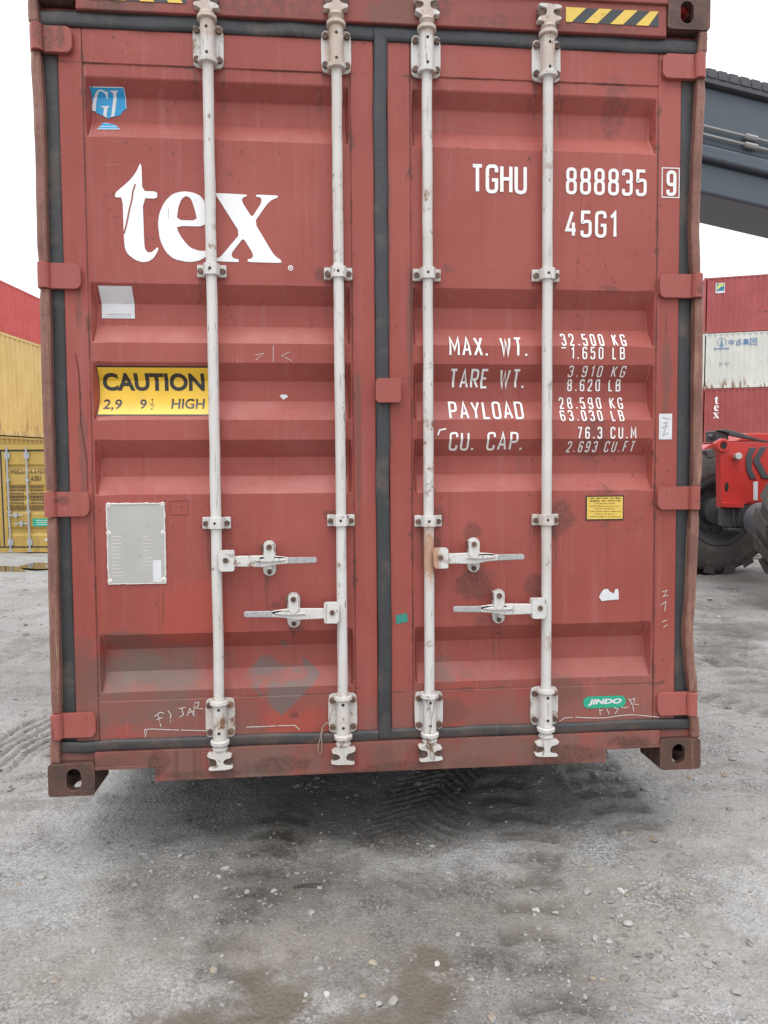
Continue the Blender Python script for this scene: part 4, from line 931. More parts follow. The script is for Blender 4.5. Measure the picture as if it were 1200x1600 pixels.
for (u, v, rx, ry) in ((620, 1275, 1.0, .34), (610, 1430, 1.0, .36), (400, 1360, .6, .3), (860, 1560, .5, .22), (1165, 985, .5, .45), (1120, 1010, .5, .2)):      # wet ground; the first patch also paints shade under the container's front edge
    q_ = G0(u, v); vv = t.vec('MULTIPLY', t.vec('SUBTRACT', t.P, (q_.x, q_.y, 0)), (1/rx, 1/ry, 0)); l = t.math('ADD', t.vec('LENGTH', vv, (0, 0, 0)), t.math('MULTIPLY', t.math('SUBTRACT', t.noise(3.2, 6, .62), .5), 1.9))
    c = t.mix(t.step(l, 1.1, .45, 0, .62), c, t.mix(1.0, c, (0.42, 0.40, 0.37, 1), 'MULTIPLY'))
at_ = t.nd.new('ShaderNodeAttribute'); at_.attribute_name = 'damp_shade'                       # wet tone that also paints relief shade into the tyre prints
c = t.mix(t.math('MULTIPLY', at_.outputs['Fac'], t.step(t.noise(14, 5, .65, None, (5, 5, 0)), .35, .6, .25, .8)), c, t.mix(1.0, c, (0.42, 0.40, 0.37, 1), 'MULTIPLY'))
for (u, v, rx, ry) in ((900, 1420, .35, .3), (1080, 1500, .4, .25), (1130, 1300, .4, .3), (430, 1480, .3, .12), (130, 1500, .35, .2)):      # dried silt
    q_ = G0(u, v); vv = t.vec('MULTIPLY', t.vec('SUBTRACT', t.P, (q_.x, q_.y, 0)), (1/rx, 1/ry, 0)); l = t.math('ADD', t.vec('LENGTH', vv, (0, 0, 0)), t.math('MULTIPLY', t.math('SUBTRACT', t.noise(4.5, 6, .62), .5), 2.2))
    c = t.mix(t.step(l, 1.15, .4, 0, .34), c, (0.285, 0.262, 0.225))
wet = None
for (px, py, rx, ry, d) in PUD:
    vv = t.vec('SUBTRACT', t.P, (px, py, 0)); vv = t.vec('MULTIPLY', vv, (1/(rx*1.5), 1/(ry*1.5), 0)); l = t.math('ADD', t.vec('LENGTH', vv, (0, 0, 0)), t.math('MULTIPLY', t.math('SUBTRACT', t.noise(9, 7, .66), .5), 2.6))
    m = t.step(l, 1.35, .45); wet = m if wet is None else t.math('MAXIMUM', wet, m)
c = t.mix(t.math('MULTIPLY', wet, .85), c, (0.125, 0.104, 0.080))                                            # silt around the puddles
rg = t.math('SUBTRACT', t.step(n2, .45, .72, .86, .50), t.math('MULTIPLY', wet, .28))
h = t.math('ADD', t.math('MULTIPLY', n3, 1.0), t.math('ADD', t.math('MULTIPLY', n4, .42), t.math('MULTIPLY', v1, -.35)))
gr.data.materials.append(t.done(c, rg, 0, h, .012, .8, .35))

# puddles: level sheets of muddy water cut by the uneven ground
t = NT('muddy_water'); c = t.mix(t.noise(5, 5, .6), (0.105, 0.088, 0.066), (0.145, 0.122, 0.094)); M_water = t.done(c, .10, 0, t.noise(60, 3), .0006, .25, .5)
t = NT('still_water'); M_pool = t.done((0.07, 0.06, 0.045), .05, 0, t.noise(9, 3), .001, .2, .6)
def puddle(pts, z, mat, seed):
    rg_ = random.Random(seed); P = chaikin(pts, 2); mb = MB(); tri = tessellate_polygon([[Vector((p[0], p[1], 0)) for p in P]])
    mb.add([(p[0], p[1], z) for p in P], [tuple(i) for i in tri]); o = mb.build('puddle_water', mat, None); o['kind'] = 'structure'
def shore_puddle(x0, x1, y0, y1, level, mat):
    hx = .008; xs_, ys_ = np.arange(x0, x1, hx), np.arange(y0, y1, hx); A, B = np.meshgrid(xs_, ys_); gz = ground_z(A, B)
    env = np.zeros_like(gz)
    for (px, py, rx, ry, d) in PUD: env = np.maximum(env, np.exp(-(((A-px)/rx)**2+((B-py)/ry)**2)*.35))
    ok = (gz < level+.004) & (env > .45); mb = MB(); ids = {}
    for j in range(len(ys_)-1):
        for i in range(len(xs_)-1):
            if ok[j, i] or ok[j+1, i] or ok[j, i+1] or ok[j+1, i+1]:
                f = []
                for (jj, ii) in ((j, i), (j, i+1), (j+1, i+1), (j+1, i)):
                    if (jj, ii) not in ids: ids[(jj, ii)] = len(mb.v); mb.v.append((xs_[ii], ys_[jj], level))
                    f.append(ids[(jj, ii)])
                mb.f.append(tuple(f)); mb.m.append(0)
    o = mb.build('puddle_water', mat, None); o['kind'] = 'structure'
shore_puddle(min(p[0] for p in PUD)-.4, max(p[0] for p in PUD)+.3, min(p[1] for p in PUD)-.25, max(p[1] for p in PUD)+.2, ZPUD-.0065, M_water)
p1 = at_z(18, 897, FALL+.03); p2 = at_z(1165, 985, .0)
def far_puddle(u, v, ru, rv, zoff, z0=0.0):
    q = at_z(u, v, z0); zq = float(ground_z(q.x, q.y, False)); q = at_z(u, v, zq)
    e = [at_z(u+ru*math.cos(a)*(1+.25*math.sin(3*a)), v+rv*math.sin(a), zq+zoff) for a in [math.pi/8*k for k in range(16)]]
    puddle([(k.x, k.y) for k in e], zq+zoff, M_pool, 9)
far_puddle(8, 899, 46, 15, .055, FALL); far_puddle(62, 884, 30, 5, .055, FALL)

# loose gravel (uncountable) and the stones that stand out
def rock(rg, r, flat=.62):
    bm = bmesh.new(); bmesh.ops.create_icosphere(bm, subdivisions=1 if r < .007 else 2, radius=1.0)
    ax = (rg.uniform(.75, 1.4), rg.uniform(.65, 1.1), flat*rg.uniform(.7, 1.15)); rot = Matrix.Rotation(rg.uniform(0, 6.28), 3, 'Z')
    cuts = [(Vector((rg.gauss(0, 1), rg.gauss(0, 1), rg.gauss(0, .8))).normalized(), rg.uniform(.5, .85)) for _ in range(9)]; vs = []
    for v in bm.verts:
        p = v.co.copy()*rg.uniform(.94, 1.04)
        for n_, d_ in cuts:                                  # chip flat faces off the pebble
            k = p.dot(n_)-d_
            if k > 0: p -= n_*k*.92
        vs.append(rot @ Vector((p.x*ax[0]*r*1.15, p.y*ax[1]*r*1.15, p.z*ax[2]*r*1.15)))
    fs = [[v.index for v in f.verts] for f in bm.faces]; bm.free(); return vs, fs
t = NT('pale_stone'); oi = t.nd.new('ShaderNodeNewGeometry').outputs['Random Per Island']
c = t.mix(oi, (0.14, 0.137, 0.132), (0.36, 0.356, 0.348)); c = t.mix(t.step(t.math('FRACT', t.math('MULTIPLY', oi, 7.3)), .84, .9), c, (0.27, 0.22, 0.165)); c = t.mix(t.step(t.noise(45, 4), .5, .7, 0, .5), c, (0.16, 0.15, 0.14))
M_stone = t.done(c, .75, 0, t.noise(90, 4), .002, .5)
rg = random.Random(77); gv = MB()
dens = []  # clusters: photo position, spread in pixels, number, size
for (u, v, su, sv, n, r0) in ((960, 1450, 85, 65, 240, .0082), (640, 1530, 70, 34, 46, .0088), (345, 1370, 80, 40, 60, .0075), (930, 1540, 120, 50, 120, .0058), (250, 1500, 130, 80, 70, .0050), (200, 1310, 120, 50, 80, .005), (760, 1360, 200, 60, 90, .0045), (1050, 1330, 90, 60, 80, .006)):
    dens += [(rg.gauss(u, su), rg.gauss(v, sv), r0*math.exp(rg.gauss(-.25, .45))) for _ in range(n)]
dens += [(rg.uniform(-20, 1220), rg.uniform(1225, 1640), .0034*math.exp(rg.gauss(0, .5))) for _ in range(1700)]
dens += [(rg.uniform(-30, 1230), 1000+rg.random()**.6*240, .0070*math.exp(rg.gauss(0, .5))) for _ in range(900)]
dens += [(rg.uniform(-30, 1230), 895+rg.random()*110, .014*math.exp(rg.gauss(0, .4))) for _ in range(420)]
xs, ys, rs = [], [], []
for (u, v, r) in dens:
    p = G0(u, v); xs.append(p.x); ys.append(p.y); rs.append(r)
zs = ground_z(np.array(xs), np.array(ys))
for x, y, z, r in zip(xs, ys, zs, rs):
    if any(((x-p[0])/p[2])**2+((y-p[1])/p[3])**2 < 1.2 for p in PUD): continue
    vs, fs = rock(rg, r); gv.add([(v.x+x, v.y+y, v.z+z+r*.05) for v in vs], fs)
hp0 = at_z(1186, 884, -.05)                                                                                    # pale heap of rubble behind the machine's wheels
for k in range(220):
    a, d = rg.uniform(0, 6.28), rg.random()**.7; x, y = hp0.x+.9*d*math.cos(a), hp0.y+1.2+.9*d*math.sin(a); vs, fs = rock(rg, rg.uniform(.03, .07)); zz = float(ground_z(x, y, False))+.22*(1-d)
    gv.add([(v.x+x, v.y+y, v.z+zz) for v in vs], fs)
go = gv.build('gravel', M_stone, None, sharp=24); go['kind'] = 'stuff'; go['label'] = 'loose grey gravel scattered over the muddy yard'; go['category'] = 'gravel'
for i, (u, v, r, fl, lab) in enumerate(((838, 1412, .019, .5, 'long white stone lying alone on the mud in front of the container'), (510, 1556, .0125, .8, 'round white stone at the left edge of the brown puddle'), (616, 1561, .014, .7, 'pale grey stone on the upper bank of the brown puddle'),
     (583, 1508, .013, .7, 'tan stone above the brown puddle'), (683, 1503, .011, .7, 'small white stone just above the brown puddle'), (352, 1362, .015, .6, 'grey stone on the left among scattered pebbles'), (65, 1372, .020, .45, 'flat pale stone near the left edge of the mud'),
     (1172, 1475, .014, .7, 'light round stone near the right edge of the mud'), (1152, 1552, .017, .7, 'whitish stone in front at the far right of the mud'), (970, 1393, .017, .4, 'flat white stone at the top of the gravel patch on the right'))):
    p = G0(u, v); z = float(ground_z(p.x, p.y)); vs, fs = rock(random.Random(200+i), r, fl); mb = MB()
    mb.add([(q.x*(1.5 if i == 0 else 1), q.y, q.z) for q in vs], fs); o = mb.build('stone', plain('white_stone' if i in (0, 1, 4, 9) else 'grey_stone', (.47, .465, .45) if i in (0, 1, 4, 9) else (.30, .29, .27) if i != 3 else (.33, .29, .22), .8, 0, .2, 40, .003), None, sharp=24)
    o.location = (p.x, p.y, z+r*.12)
    if i == 0: o.rotation_euler = (0, 0, math.radians(118))
    tag(o, lab, 'stone', 'stones lying on the mud')
p = G0(482, 1391); mb = MB(); mb.tube([(-.05, 0, .004), (-.02, .006, .008), (.02, .002, .010), (.055, .010, .004)], [.002, .0035, .003, .0012], 7); o = mb.build('twig', plain('dark_twig', (.045, .035, .03), .8), None); o.location = (p.x, p.y, float(ground_z(p.x, p.y))+.002); tag(o, 'short dark twig lying on the mud left of centre', 'twig')

# ------------------------------------------------------------------ stacked containers behind
def stack_box(name, label, loc, rz, h, ms, mf, group, length=12.19, closed=True):
    r = thing(name, label, 'container', loc, (0, 0, rz), group); body_parts(r, length, h, ms, mf)
    if closed:
        ew = MB(); vs, fs = corr(-1.10, 1.10, .02, .04, .12, h-.1); ew.add([(v[1], v[0], v[2]) for v in vs], fs); ew.box(-1.056, 1.056, .004, .08, h-.12, h-.003); ew.box(-1.056, 1.056, .004, .08, .02, .13); ew.build('end_wall', ms, r)
    for s in (-1, 1):
        for y in (0, length-.178):
            for z in (0, h-.118):
                mb = MB(); mb.box(s*1.057, s*1.219, y, y+.178, z, z+.118); mb.prism([(y+.09+p[0], z+.059+p[1]) for p in stadium(0, 0, .06, .08)] if False else rrect(y+.09, z+.06, .07, .05, .02), s*1.2185, s*1.2205, 'x', 1); mb.build('corner_casting', [mf, M_hole], r, bevel=.006)
        for y in (.002, length-.10): 
            mb = MB(); mb.box(s*1.10, s*1.216, y, y+.098, .118, h-.118); mb.build('corner_post', mf, r)
    return r
def plain_doors(r, h, ms, mf, gear=M_rod):
    zt = h-.20
    rec = [(h*.93*.0+a*(zt-.2)+.2, b*(zt-.2)+.2) for a, b in ((.80, .88), (.56, .66), (.46, .54), (.34, .42), (.10, .20))]
    for s in (-1, 1):
        mb = MB(); zs = [.17]
        for a, b in sorted(rec): zs += [a, a+.06, b-.06, b]
        zs.append(zt+.04); vs, fs = [], []
        for i, z in enumerate(zs):
            y = .075 if (i % 4 in (2, 3) and 0 < i < len(zs)-1) else .04
            vs += [(s*.02, y, z), (s*1.12, y, z)]
        fs = [(2*i, 2*i+1, 2*i+3, 2*i+2) for i in range(len(zs)-1)]; mb.add(vs, fs)
        for (xa, xb) in ((.02, .10), (1.03, 1.12)): mb.box(s*xa, s*xb, .032, .08, .17, zt+.04)
        d = mb.build('door', ms, r, sharp=20); gk = MB()
        for (xa, xb, za, zb) in ((-.005, 1.15, zt+.042, zt+.075), (-.005, 1.15, .135, .168), (1.122, 1.15, .168, zt+.042), (-.004, .018, .168, zt+.042)): gk.box(s*xa, s*xb, .03, .08, za, zb)
        gk.build('gasket', M_gask, d)
        for k in range(4): mb = MB(); z = .3+k*(zt-.45)/3; mb.box(s*1.06, s*1.20, .015, .03, z-.04, z+.04); mb.build('hinge', mf, d)
        for xr in (.16, .62):
            mb = MB(); mb.tube([(s*xr, 0, .08), (s*xr, 0, h-.06)], .022, 8)
            for z in (.27, zt-.06): mb.box(s*xr-.06, s*xr+.06, .0, .03, z-.07, z+.07)
            for z in (1.0, 1.75): mb.box(s*xr-.05, s*xr+.05, -.01, .03, z-.02, z+.02)
            mb.prism([(s*xr+p[0], .07+p[1]) for p in [(-.05, -.03), (.05, -.03), (.02, .03), (-.02, .03)]], -.02, .02); lo = xr == .16
            zz = .92 if lo else .70; tipx = s*(xr+.34) if lo else s*(xr-.34); 
            if s > 0: zz = .92 if lo else .72
            mb.prism([(s*xr, zz-.02), (tipx, zz-.012), (tipx, zz+.012), (s*xr, zz+.02)] if tipx > s*xr else [(tipx, zz-.012), (s*xr, zz-.02), (s*xr, zz+.02), (tipx, zz+.012)], -.03, -.005)
            mb.prism(rrect((s*xr+tipx)/2, zz, .05, .13, .02), -.035, .03); mb.build('locking_rod', gear, r)
    mb = MB(); mb.box(-1.056, 1.056, .006, .1, h-.12, h-.003); mb.build('door_header', mf, r); mb = MB(); mb.box(-1.056, 1.056, .006, .1, .03, .13); mb.build('door_sill', mf, r)
def side_decal(name, shapes, mat, parent, x0=1.2075, label=None):
    """flat writing on a corrugated side (local x = const, facing +x); shapes in (distance along the side, z)"""
    mb = MB(); 
    for vs, fs, lay in shapes:
        mb.add([(x0+.003+lay*.0006, v[0], v[1]) for v in vs], fs)
    return mb.build(name, mat, parent, label=label)

M_yb = steel_side('yellow_side', (.62, .43, .15), (.70, .51, .20), (.28, .15, .06), .7)
M_yd = steel_side('ochre_door', (.44, .29, .065), (.50, .34, .085), (.20, .10, .04), .35)
M_rb = steel_side('bright_red_side', (.50, .062, .055), (.57, .085, .075), rk=.15)
M_rr = steel_side('maroon_side', (.33, .062, .060), (.38, .085, .08), rk=.2)
M_rm = steel_side('dull_maroon_side', (.30, .058, .055), (.35, .075, .07), rk=.2)
M_wb = steel_side('white_side', (.56, .57, .52), (.64, .645, .60), (.23, .12, .06), .95)
hd_ = math.degrees(YAW)
def heading(u, v, depth, z):      # camera-aligned placement on the lower yard
    p = at(u, v, depth); return (p.x, p.y, z)
GZ = FALL
# left: ochre container facing the camera on the ground
p = at(86, 780, 17.65); L1 = stack_box('shipping_container', 'ochre yellow container on the ground at the left, closed doors with grey locking rods', (p.x-1.219, p.y, GZ-.01), -YAW, 2.591, M_yd, M_yd, 'containers stacked in the yard', 6.06, False)
M_galv = plain('galvanised_rod', (.42, .45, .48), .45, .3)
plain_doors(L1, 2.591, M_yd, M_yd, M_galv)
def ddec(name, shapes, mat, d=.0285, label=None):
    m_ = MB()
    for vs, fs, lay in shapes: m_.add([(v[0], d-lay*.0004, v[1]) for v in vs], fs)
    return m_.build(name, mat, L1, label=label)
M_brown = vinyl('brown_print', (.09, .055, .03), .3)
ddec('lettering', stroke_text('MSCU', .22, .55, 1.90, 2.02, sw=.17)+stroke_text('437016', .68, 1.10, 1.90, 2.02, sw=.17)+stroke_text('42G1', .70, .93, 1.73, 1.85, sw=.17), M_brown)
rg = random.Random(8); tl = []
for k in range(8):
    z = 1.58-k*.075
    for (a, b) in ((.20, .52), (.68, .98)):
        x = a
        while x < b: q_ = rg.uniform(.02, .05); tl.append((*ribbon([(x, z), (x+q_, z)], .045, False), 0)); x += q_+.018
ddec('weight_table', tl, M_brown)
ddec('green_label', poly_shape(rrect(.93, .74, .46, .19, .005)), M_green); ddec('label_lines', [(*ribbon([(.78, .79-k*.05), (1.10, .79-k*.05)], .014, False), 0) for k in range(3)], M_stick, .0275)
ddec('small_label', poly_shape(rrect(1.05, .33, .16, .06, .005)), M_stick)
# left: wall of stacked containers side-on, yellow over a hidden one, and a further red row
def left_stack(xc, d0, tiers):
    for (k, h, z, m, lab) in tiers:
        q = Vector(CW)+Matrix.Rotation(-YAW, 3, 'Z') @ Vector((xc, d0, 0)); stack_box('shipping_container', lab, (q.x, q.y, GZ+z), -YAW, h, m, m, 'containers stacked in the yard')
left_stack(-11.86, 18.6, [(0, 2.896, 0, M_yd, 'yellow container at ground level beneath the weathered pale yellow one'), (1, 2.896, 2.90, M_yb, 'weathered pale yellow container with rust marks, above the ochre one at the left')])
left_stack(-21.1, 34.5, [(k, 2.896, 2.899*k, M_rb, ('bottom red container of the far left stack', 'second red container from the bottom of the far left stack', 'third red container from the bottom of the far left stack', 'bright red container topmost at the far left, above the pale yellow one')[k]) for k in range(4)])
# right: four tiers side-on, maroon, white and maroon again
ang = math.atan2(1155, -3980)                    # direction of the long side as it recedes to the left
pl_ = at(1094, 700, 39.6)
dirl = Matrix.Rotation(-YAW, 3, 'Z') @ Vector((3980, -1155, 0)).normalized()
rz = math.atan2(-dirl.x, dirl.y)
nrm = Matrix.Rotation(rz, 3, 'Z') @ Vector((1, 0, 0))
TIER = [('maroon container at the bottom of the right stack, behind the red machine', M_rm), ('maroon container with white vertical tex lettering, right stack behind the red machine', M_rm), ('white container with blue Chinese lettering and rust along its bottom rail, right stack', M_wb), ('faded maroon container topmost in the right stack', M_rr)]
RS = []
for k, (lab, m) in enumerate(TIER):
    side_pt = Vector((pl_.x, pl_.y, 0)); c0 = side_pt - nrm*1.219
    RS.append(stack_box('shipping_container', lab, (c0.x, c0.y, GZ+.03+2.899*k), rz, 2.896, m, m, 'containers stacked in the yard'))
# the visible side is local +x; lettering in (distance along side, z)
SX = 1.2075
cen = lambda P: (min(p[0] for p in P)+max(p[0] for p in P))/2
def glyph(P, a, z, k, cz): cx_ = cen(P); return [(a+(p[0]-cx_)*k, z-(p[1]-cz)*k) for p in P]
for P_, z_, hole in ((TEX_T, 2.30, None), (TEX_E, 1.87, TEX_EH), (TEX_X, 1.49, None)):
    zc_ = (min(p[1] for p in P_)+max(p[1] for p in P_))/2; f_ = lambda Q: [(.75+(p[0]-cen(P_))*.00076, z_-(p[1]-zc_)*.00070) for p in Q]
    side_decal('lettering', poly_shape(f_(P_), [f_(hole)] if hole else ()), M_tex, RS[1])
M_bp = vinyl('blue_print', (.10, .20, .38), .3, .2)
lw = stroke_text('中远集团', 1.22, 2.60, 2.20, 2.56, sw=.12, gap=.22)
lw += [(*ribbon([(.92+.21*math.cos(a), 2.42+.21*math.sin(a)) for a in [math.pi/10*i for i in range(20)]], .025, True), 0)]+poly_shape([(.86, 2.20), (.98, 2.20), (.94, 2.5), (.92, 2.62), (.90, 2.5)], (), 1)
x = .55
for i in range(6): lw.append((*ribbon([(x, 2.08), (x+.09, 2.08)], .09, False), 0)); x += .13
side_decal('lettering', lw, M_bp, RS[2])
side_decal('faded_marks', [(*ribbon([(.85, 1.30), (.98, 1.30)], .14, False), 0), (*ribbon([(1.12, 1.30), (1.32, 1.30)], .12, False), 0)], M_grey_print, RS[2])
big = [(*ribbon([(4.0+.48*math.cos(a), 1.55+.55*math.sin(a)) for a in [math.radians(40+14*i) for i in range(21)]], .30, False), 0)]
side_decal('lettering', big, vinyl('strong_blue', (.04, .13, .36), .25), RS[2], label='large blue letter C'); side_decal('emblem', poly_shape([(4.0+.20*math.cos(a), 1.58+.26*math.sin(a)) for a in [math.pi/8*i for i in range(16)]]), vinyl('orange_print', (.62, .30, .16), .2), RS[2])
fl_ = side_decal('logo_panel', poly_shape(rrect(.78, 2.33, .44, .52, .01)), M_stick, RS[3]); side_decal('logo_field', poly_shape(rrect(.79, 2.37, .36, .38, .01)), vinyl('logo_blue', (.03, .16, .30), .1), RS[3], SX+.003)
side_decal('logo_mark', [(*ribbon(round_poly([(.66, 2.26), (.72, 2.40), (.94, 2.47)], .08, False), .08, False), 0), (*ribbon(round_poly([(.64, 2.36), (.74, 2.52), (.94, 2.55)], .08, False), .06, False), 1)], vinyl('logo_yellow', (.62, .66, .16), .1), RS[3], SX+.006)
side_decal('faded_marks', [(*ribbon([(a, 1.0), (a+.1, 1.0)], .08, False), 0) for a in (2.65, 2.95, 3.25)], M_brown, RS[3])
# ------------------------------------------------------------------ the red container handler on the right, its boom over the lifted box
M_mred = plain('machine_red', (.52, .040, .032), .38, 0, .12, 3, .001); M_mdark = plain('machine_dark_grey', (.065, .07, .076), .5, 0, .2, 4)
t = NT('boom_grey'); n = t.noise(1.2, 4); c = t.mix(n, (.058, .075, .096), (.085, .106, .130)); c = t.mix(t.step(t.noise(1, 4, .6, (3, 3, 30)), .56, .75, 0, .4), c, (.045, .055, .065)); M_boom = t.done(c, .42, 0, n, .004, .3)
t = NT('tyre_rubber'); n = t.noise(5, 5); c = t.mix(n, (.060, .057, .054), (.10, .095, .09)); c = t.mix(t.step(t.noise(11, 5, .6), .52, .7, 0, .7), c, (.15, .14, .128)); M_tyre = t.done(c, .75, 0, t.noise(40, 4), .003, .5)
M_hub = plain('hub_grey', (.13, .15, .17), .5, 0, .2, 12); M_glass = plain('cab_glass', (.03, .04, .045), .08, 0, .05)
M_pipe = plain('dull_pipe', (.30, .30, .30), .45, .4)
W1 = at(1109, 799, F*CW[2]/(897-717)); WR = W1.z
mach = thing('reach_stacker', 'red reach stacker with big black tyres, chevron marks and dark grey boom', 'reach stacker', (W1.x+3, 5.5, 0))
off = Vector((-(W1.x+3), -5.5, 0))
def shift(mb): mb.v = [(v[0]+off.x, v[1]+off.y, v[2]+off.z) for v in mb.v]; return mb
def pxp(pts, Y): return [(at_y(u, v, Y).x, at_y(u, v, Y).z) for u, v in pts]
def wheel(x, y, z, r, wd, face, name='wheel'):
    rm = MB(); s = -1 if face < 0 else 1
    rm.lathe((x, y, z), (0, s, 0), [(-wd*.40, r*.50), (wd*.40, r*.50), (wd*.47, r*.54), (wd*.50, r*.53), (wd*.46, r*.47), (wd*.18, r*.43), (wd*.12, r*.36), (wd*.16, r*.24), (wd*.34, r*.20), (wd*.38, r*.12), (wd*.39, .001)], 40)
    for k in range(12): a = k*math.pi/6; bolt_ = MB(); rm.lathe((x+r*.31*math.cos(a), y+s*wd*.12, z+r*.31*math.sin(a)), (0, s, 0), [(0, .022), (.035, .022), (.036, .001)], 7)
    w_ = shift(rm).build('wheel', M_mdark, mach, sharp=30)
    ty = MB(); ty.lathe((x, y, z), (0, s, 0), [(-wd*.46, r*.52), (-wd*.52, r*.60), (-wd*.54, r*.74), (-wd*.50, r*.88), (-wd*.42, r*.945), (wd*.42, r*.945), (wd*.50, r*.88), (wd*.54, r*.74), (wd*.525, r*.66), (wd*.53, r*.645), (wd*.515, r*.60), (wd*.49, r*.565), (wd*.46, r*.52)], 56, cap=False)
    n = 18; ty_n = 0
    for k in range(n):
        for sd in (-1, 1):
            a0 = 2*math.pi*(k+(.5 if sd > 0 else 0))/n; vs = []
            for (t_, w0, da) in ((0, .525*wd, 0), (1, .02*wd, .2)):
                for (dr, dw) in ((.93, 0), (1.0, -.03)):
                    for dd in (-.095, .095):
                        rr = r*(dr if t_ else (.87 if dr < 1 else .985)); a = a0+da*1.0+dd; vs.append((x+rr*math.cos(a), y+sd*(w0+dw*wd*(1-t_)), z+rr*math.sin(a)))
            ty.add(vs, [(0, 1, 3, 2), (4, 6, 7, 5), (0, 4, 5, 1), (2, 3, 7, 6), (0, 2, 6, 4), (1, 5, 7, 3)])
    shift(ty).build('tyre', M_tyre, w_, sharp=38); return w_
R0 = WR+.015
wheel(W1.x, W1.y, R0, R0+.0, .52, -1); wheel(W1.x+.05, W1.y-2.36, R0*.97, R0*.97, .50, -1)
RXW = W1.x+6.1
wheel(RXW, W1.y-.15, R0*.92, R0*.92, .48, -1); wheel(RXW, W1.y-2.2, R0*.92, R0*.92, .48, -1)
# side frame with lug, bolt, flange
YP = 4.95
pan = [(1139, 690.5), (1136, 690), (1131, 688.5), (1125, 688.5), (1121, 692), (1120, 697), (1122, 703), (1125.5, 708), (1126, 740), (1127, 793), (1159, 793.5), (1163, 789), (1168, 785), (1176, 783), (1190, 784), (1330, 790), (1330, 693), (1200, 692)]
mb = MB(); mb.prism(pxp(pan, YP), YP, YP+.10); cx_ = at_y(1128.6, 696, YP); 
fr = shift(mb).build('side_frame', M_mred, mach, bevel=.012, seg=2)
mb = MB(); P = pxp([(1127.5, 785), (1158, 786), (1158, 793), (1127.5, 792)], YP); mb.prism(P, YP-.05, YP+.01)
mb.lathe((cx_.x, YP+.03, cx_.z), (0, -1, 0), [(0, .075), (.05, .075), (.058, .068), (.058, .040), (.035, .036), (.034, .001)], 20)
shift(mb).build('frame_flange', M_mred, fr, bevel=.008)
mb = MB(); q = at_y(1135.3, 761, YP); mb.prism([(q.x+.022*math.cos(a), q.z+.052*math.sin(a)) for a in [math.pi/8*k for k in range(16)]], YP-.003, YP+.001); q = at_y(1128.6, 696.5, YP); mb.prism([(q.x+.034*math.cos(a), q.z+.034*math.sin(a)) for a in [math.pi/8*k for k in range(16)]], YP-.031, YP-.0295); shift(mb).build('frame_opening', M_hole, fr)
mb = MB(); q = at_y(1150, 714, YP); mb.tube([(q.x, YP, q.z), (q.x-.02, YP-.09, q.z+.01)], .038, 10); shift(mb).build('frame_pin', M_plate, fr, bevel=.006)
cv = MB()
for c_ in ([(485, 250), (550, 250), (505, 340), (505, 470), (550, 565), (490, 565), (450, 470), (447, 340)], [(590, 245), (655, 245), (578, 370), (680, 565), (610, 560), (515, 385)]):
    cv.prism(pxp([(1095+p[0]/6.4, 660+p[1]/6.4) for p in c_], YP), YP-.014, YP+.0)
shift(cv).build('chevron', M_mdark, fr, bevel=.004)
mb = MB(); mb.prism(pxp([(1177, 752.5), (1183.8, 752.5), (1183.8, 781.5), (1177, 781.5)], YP), YP-.004, YP+.001); lb = shift(mb).build('frame_label', M_stick, fr)
# chassis, axle, hub
mb = MB(); mb.box(W1.x-.15, W1.x+7.4, YP+.101, W1.y-.75, .95, 1.60); mb.box(W1.x+.6, W1.x+7.6, YP+.05, W1.y-.35, 1.0, 1.5); mb.box(W1.x+5.2, W1.x+7.9, 4.6, W1.y-.45, .75, 1.9); shift(mb).build('chassis', M_mred, mach, bevel=.03)
mb = MB(); ax_ = at_y(1131, 800, YP+.02).x;  mb.tube([(W1.x+.1, YP+.3, W1.z), (W1.x+.1, W1.y-.2, W1.z)], .12, 14); P = pxp([(1129.5, 793), (1163, 793), (1163, 826), (1140, 825), (1129.5, 822)], YP+.02); mb.prism(P, YP+.015, YP+.13)
P = pxp([(1139, 825), (1166, 826), (1166, 831), (1140, 829)], YP-.02); mb.prism(P, YP-.03, YP+.12)
for u in (1146, 1154.5): q = at_y(u, 808, YP+.0); mb.box(q.x-.014, q.x+.014, YP-.01, YP+.02, q.z-.10, q.z+.10)
shift(mb).build('axle', M_mdark, mach, bevel=.012)
q = at_y(1207, 815, 4.66); mb = MB(); mb.lathe((q.x, 4.66, q.z), (0, 1, 0), [(0, .001), (0, .15), (.02, .185), (.22, .19), (.24, .15), (.3, .14)], 28); shift(mb).build('axle_hub', M_hub, mach)
# mudguard over the far wheel, hood strip, hose arm on top
mb = MB(); q0, q1 = at_y(1088, 703, 6.45), at_y(1125, 696, 6.45)
P = pxp([(1088, 707), (1110, 694), (1140, 694), (1140, 707), (1125, 708.5), (1098, 709.5)], 6.38); mb.prism(P, 6.36, 7.0); shift(mb).build('mudguard', M_mred, mach, bevel=.01)
mb = MB(); P = pxp([(1150, 690), (1330, 690), (1330, 676), (1168, 676.5)], 6.1); mb.prism(P, 6.1, 6.5); shift(mb).build('hood', M_mred, mach, bevel=.02)
mb = MB(); P = pxp([(1119.5, 673), (1138, 673), (1139, 690), (1119.5, 690)], 5.5); mb.prism(P, 5.5, 5.75); q = at_y(1115.5, 682, 5.5); mb.lathe((q.x+.07, 5.6, q.z), (-1, 0, 0), [(0, .03), (.06, .035), (.085, .02), (.09, .001)], 12); 
P = [(1122, 672), (1130, 670.5), (1140, 671.5), (1160, 677), (1180, 684), (1215, 693), (1215, 695.5), (1180, 688), (1160, 684), (1140, 680), (1138, 676)]
mb.prism(pxp(P, 5.45), 5.45, 5.52); shift(mb).build('hose_arm', M_mdark, mach, bevel=.01)
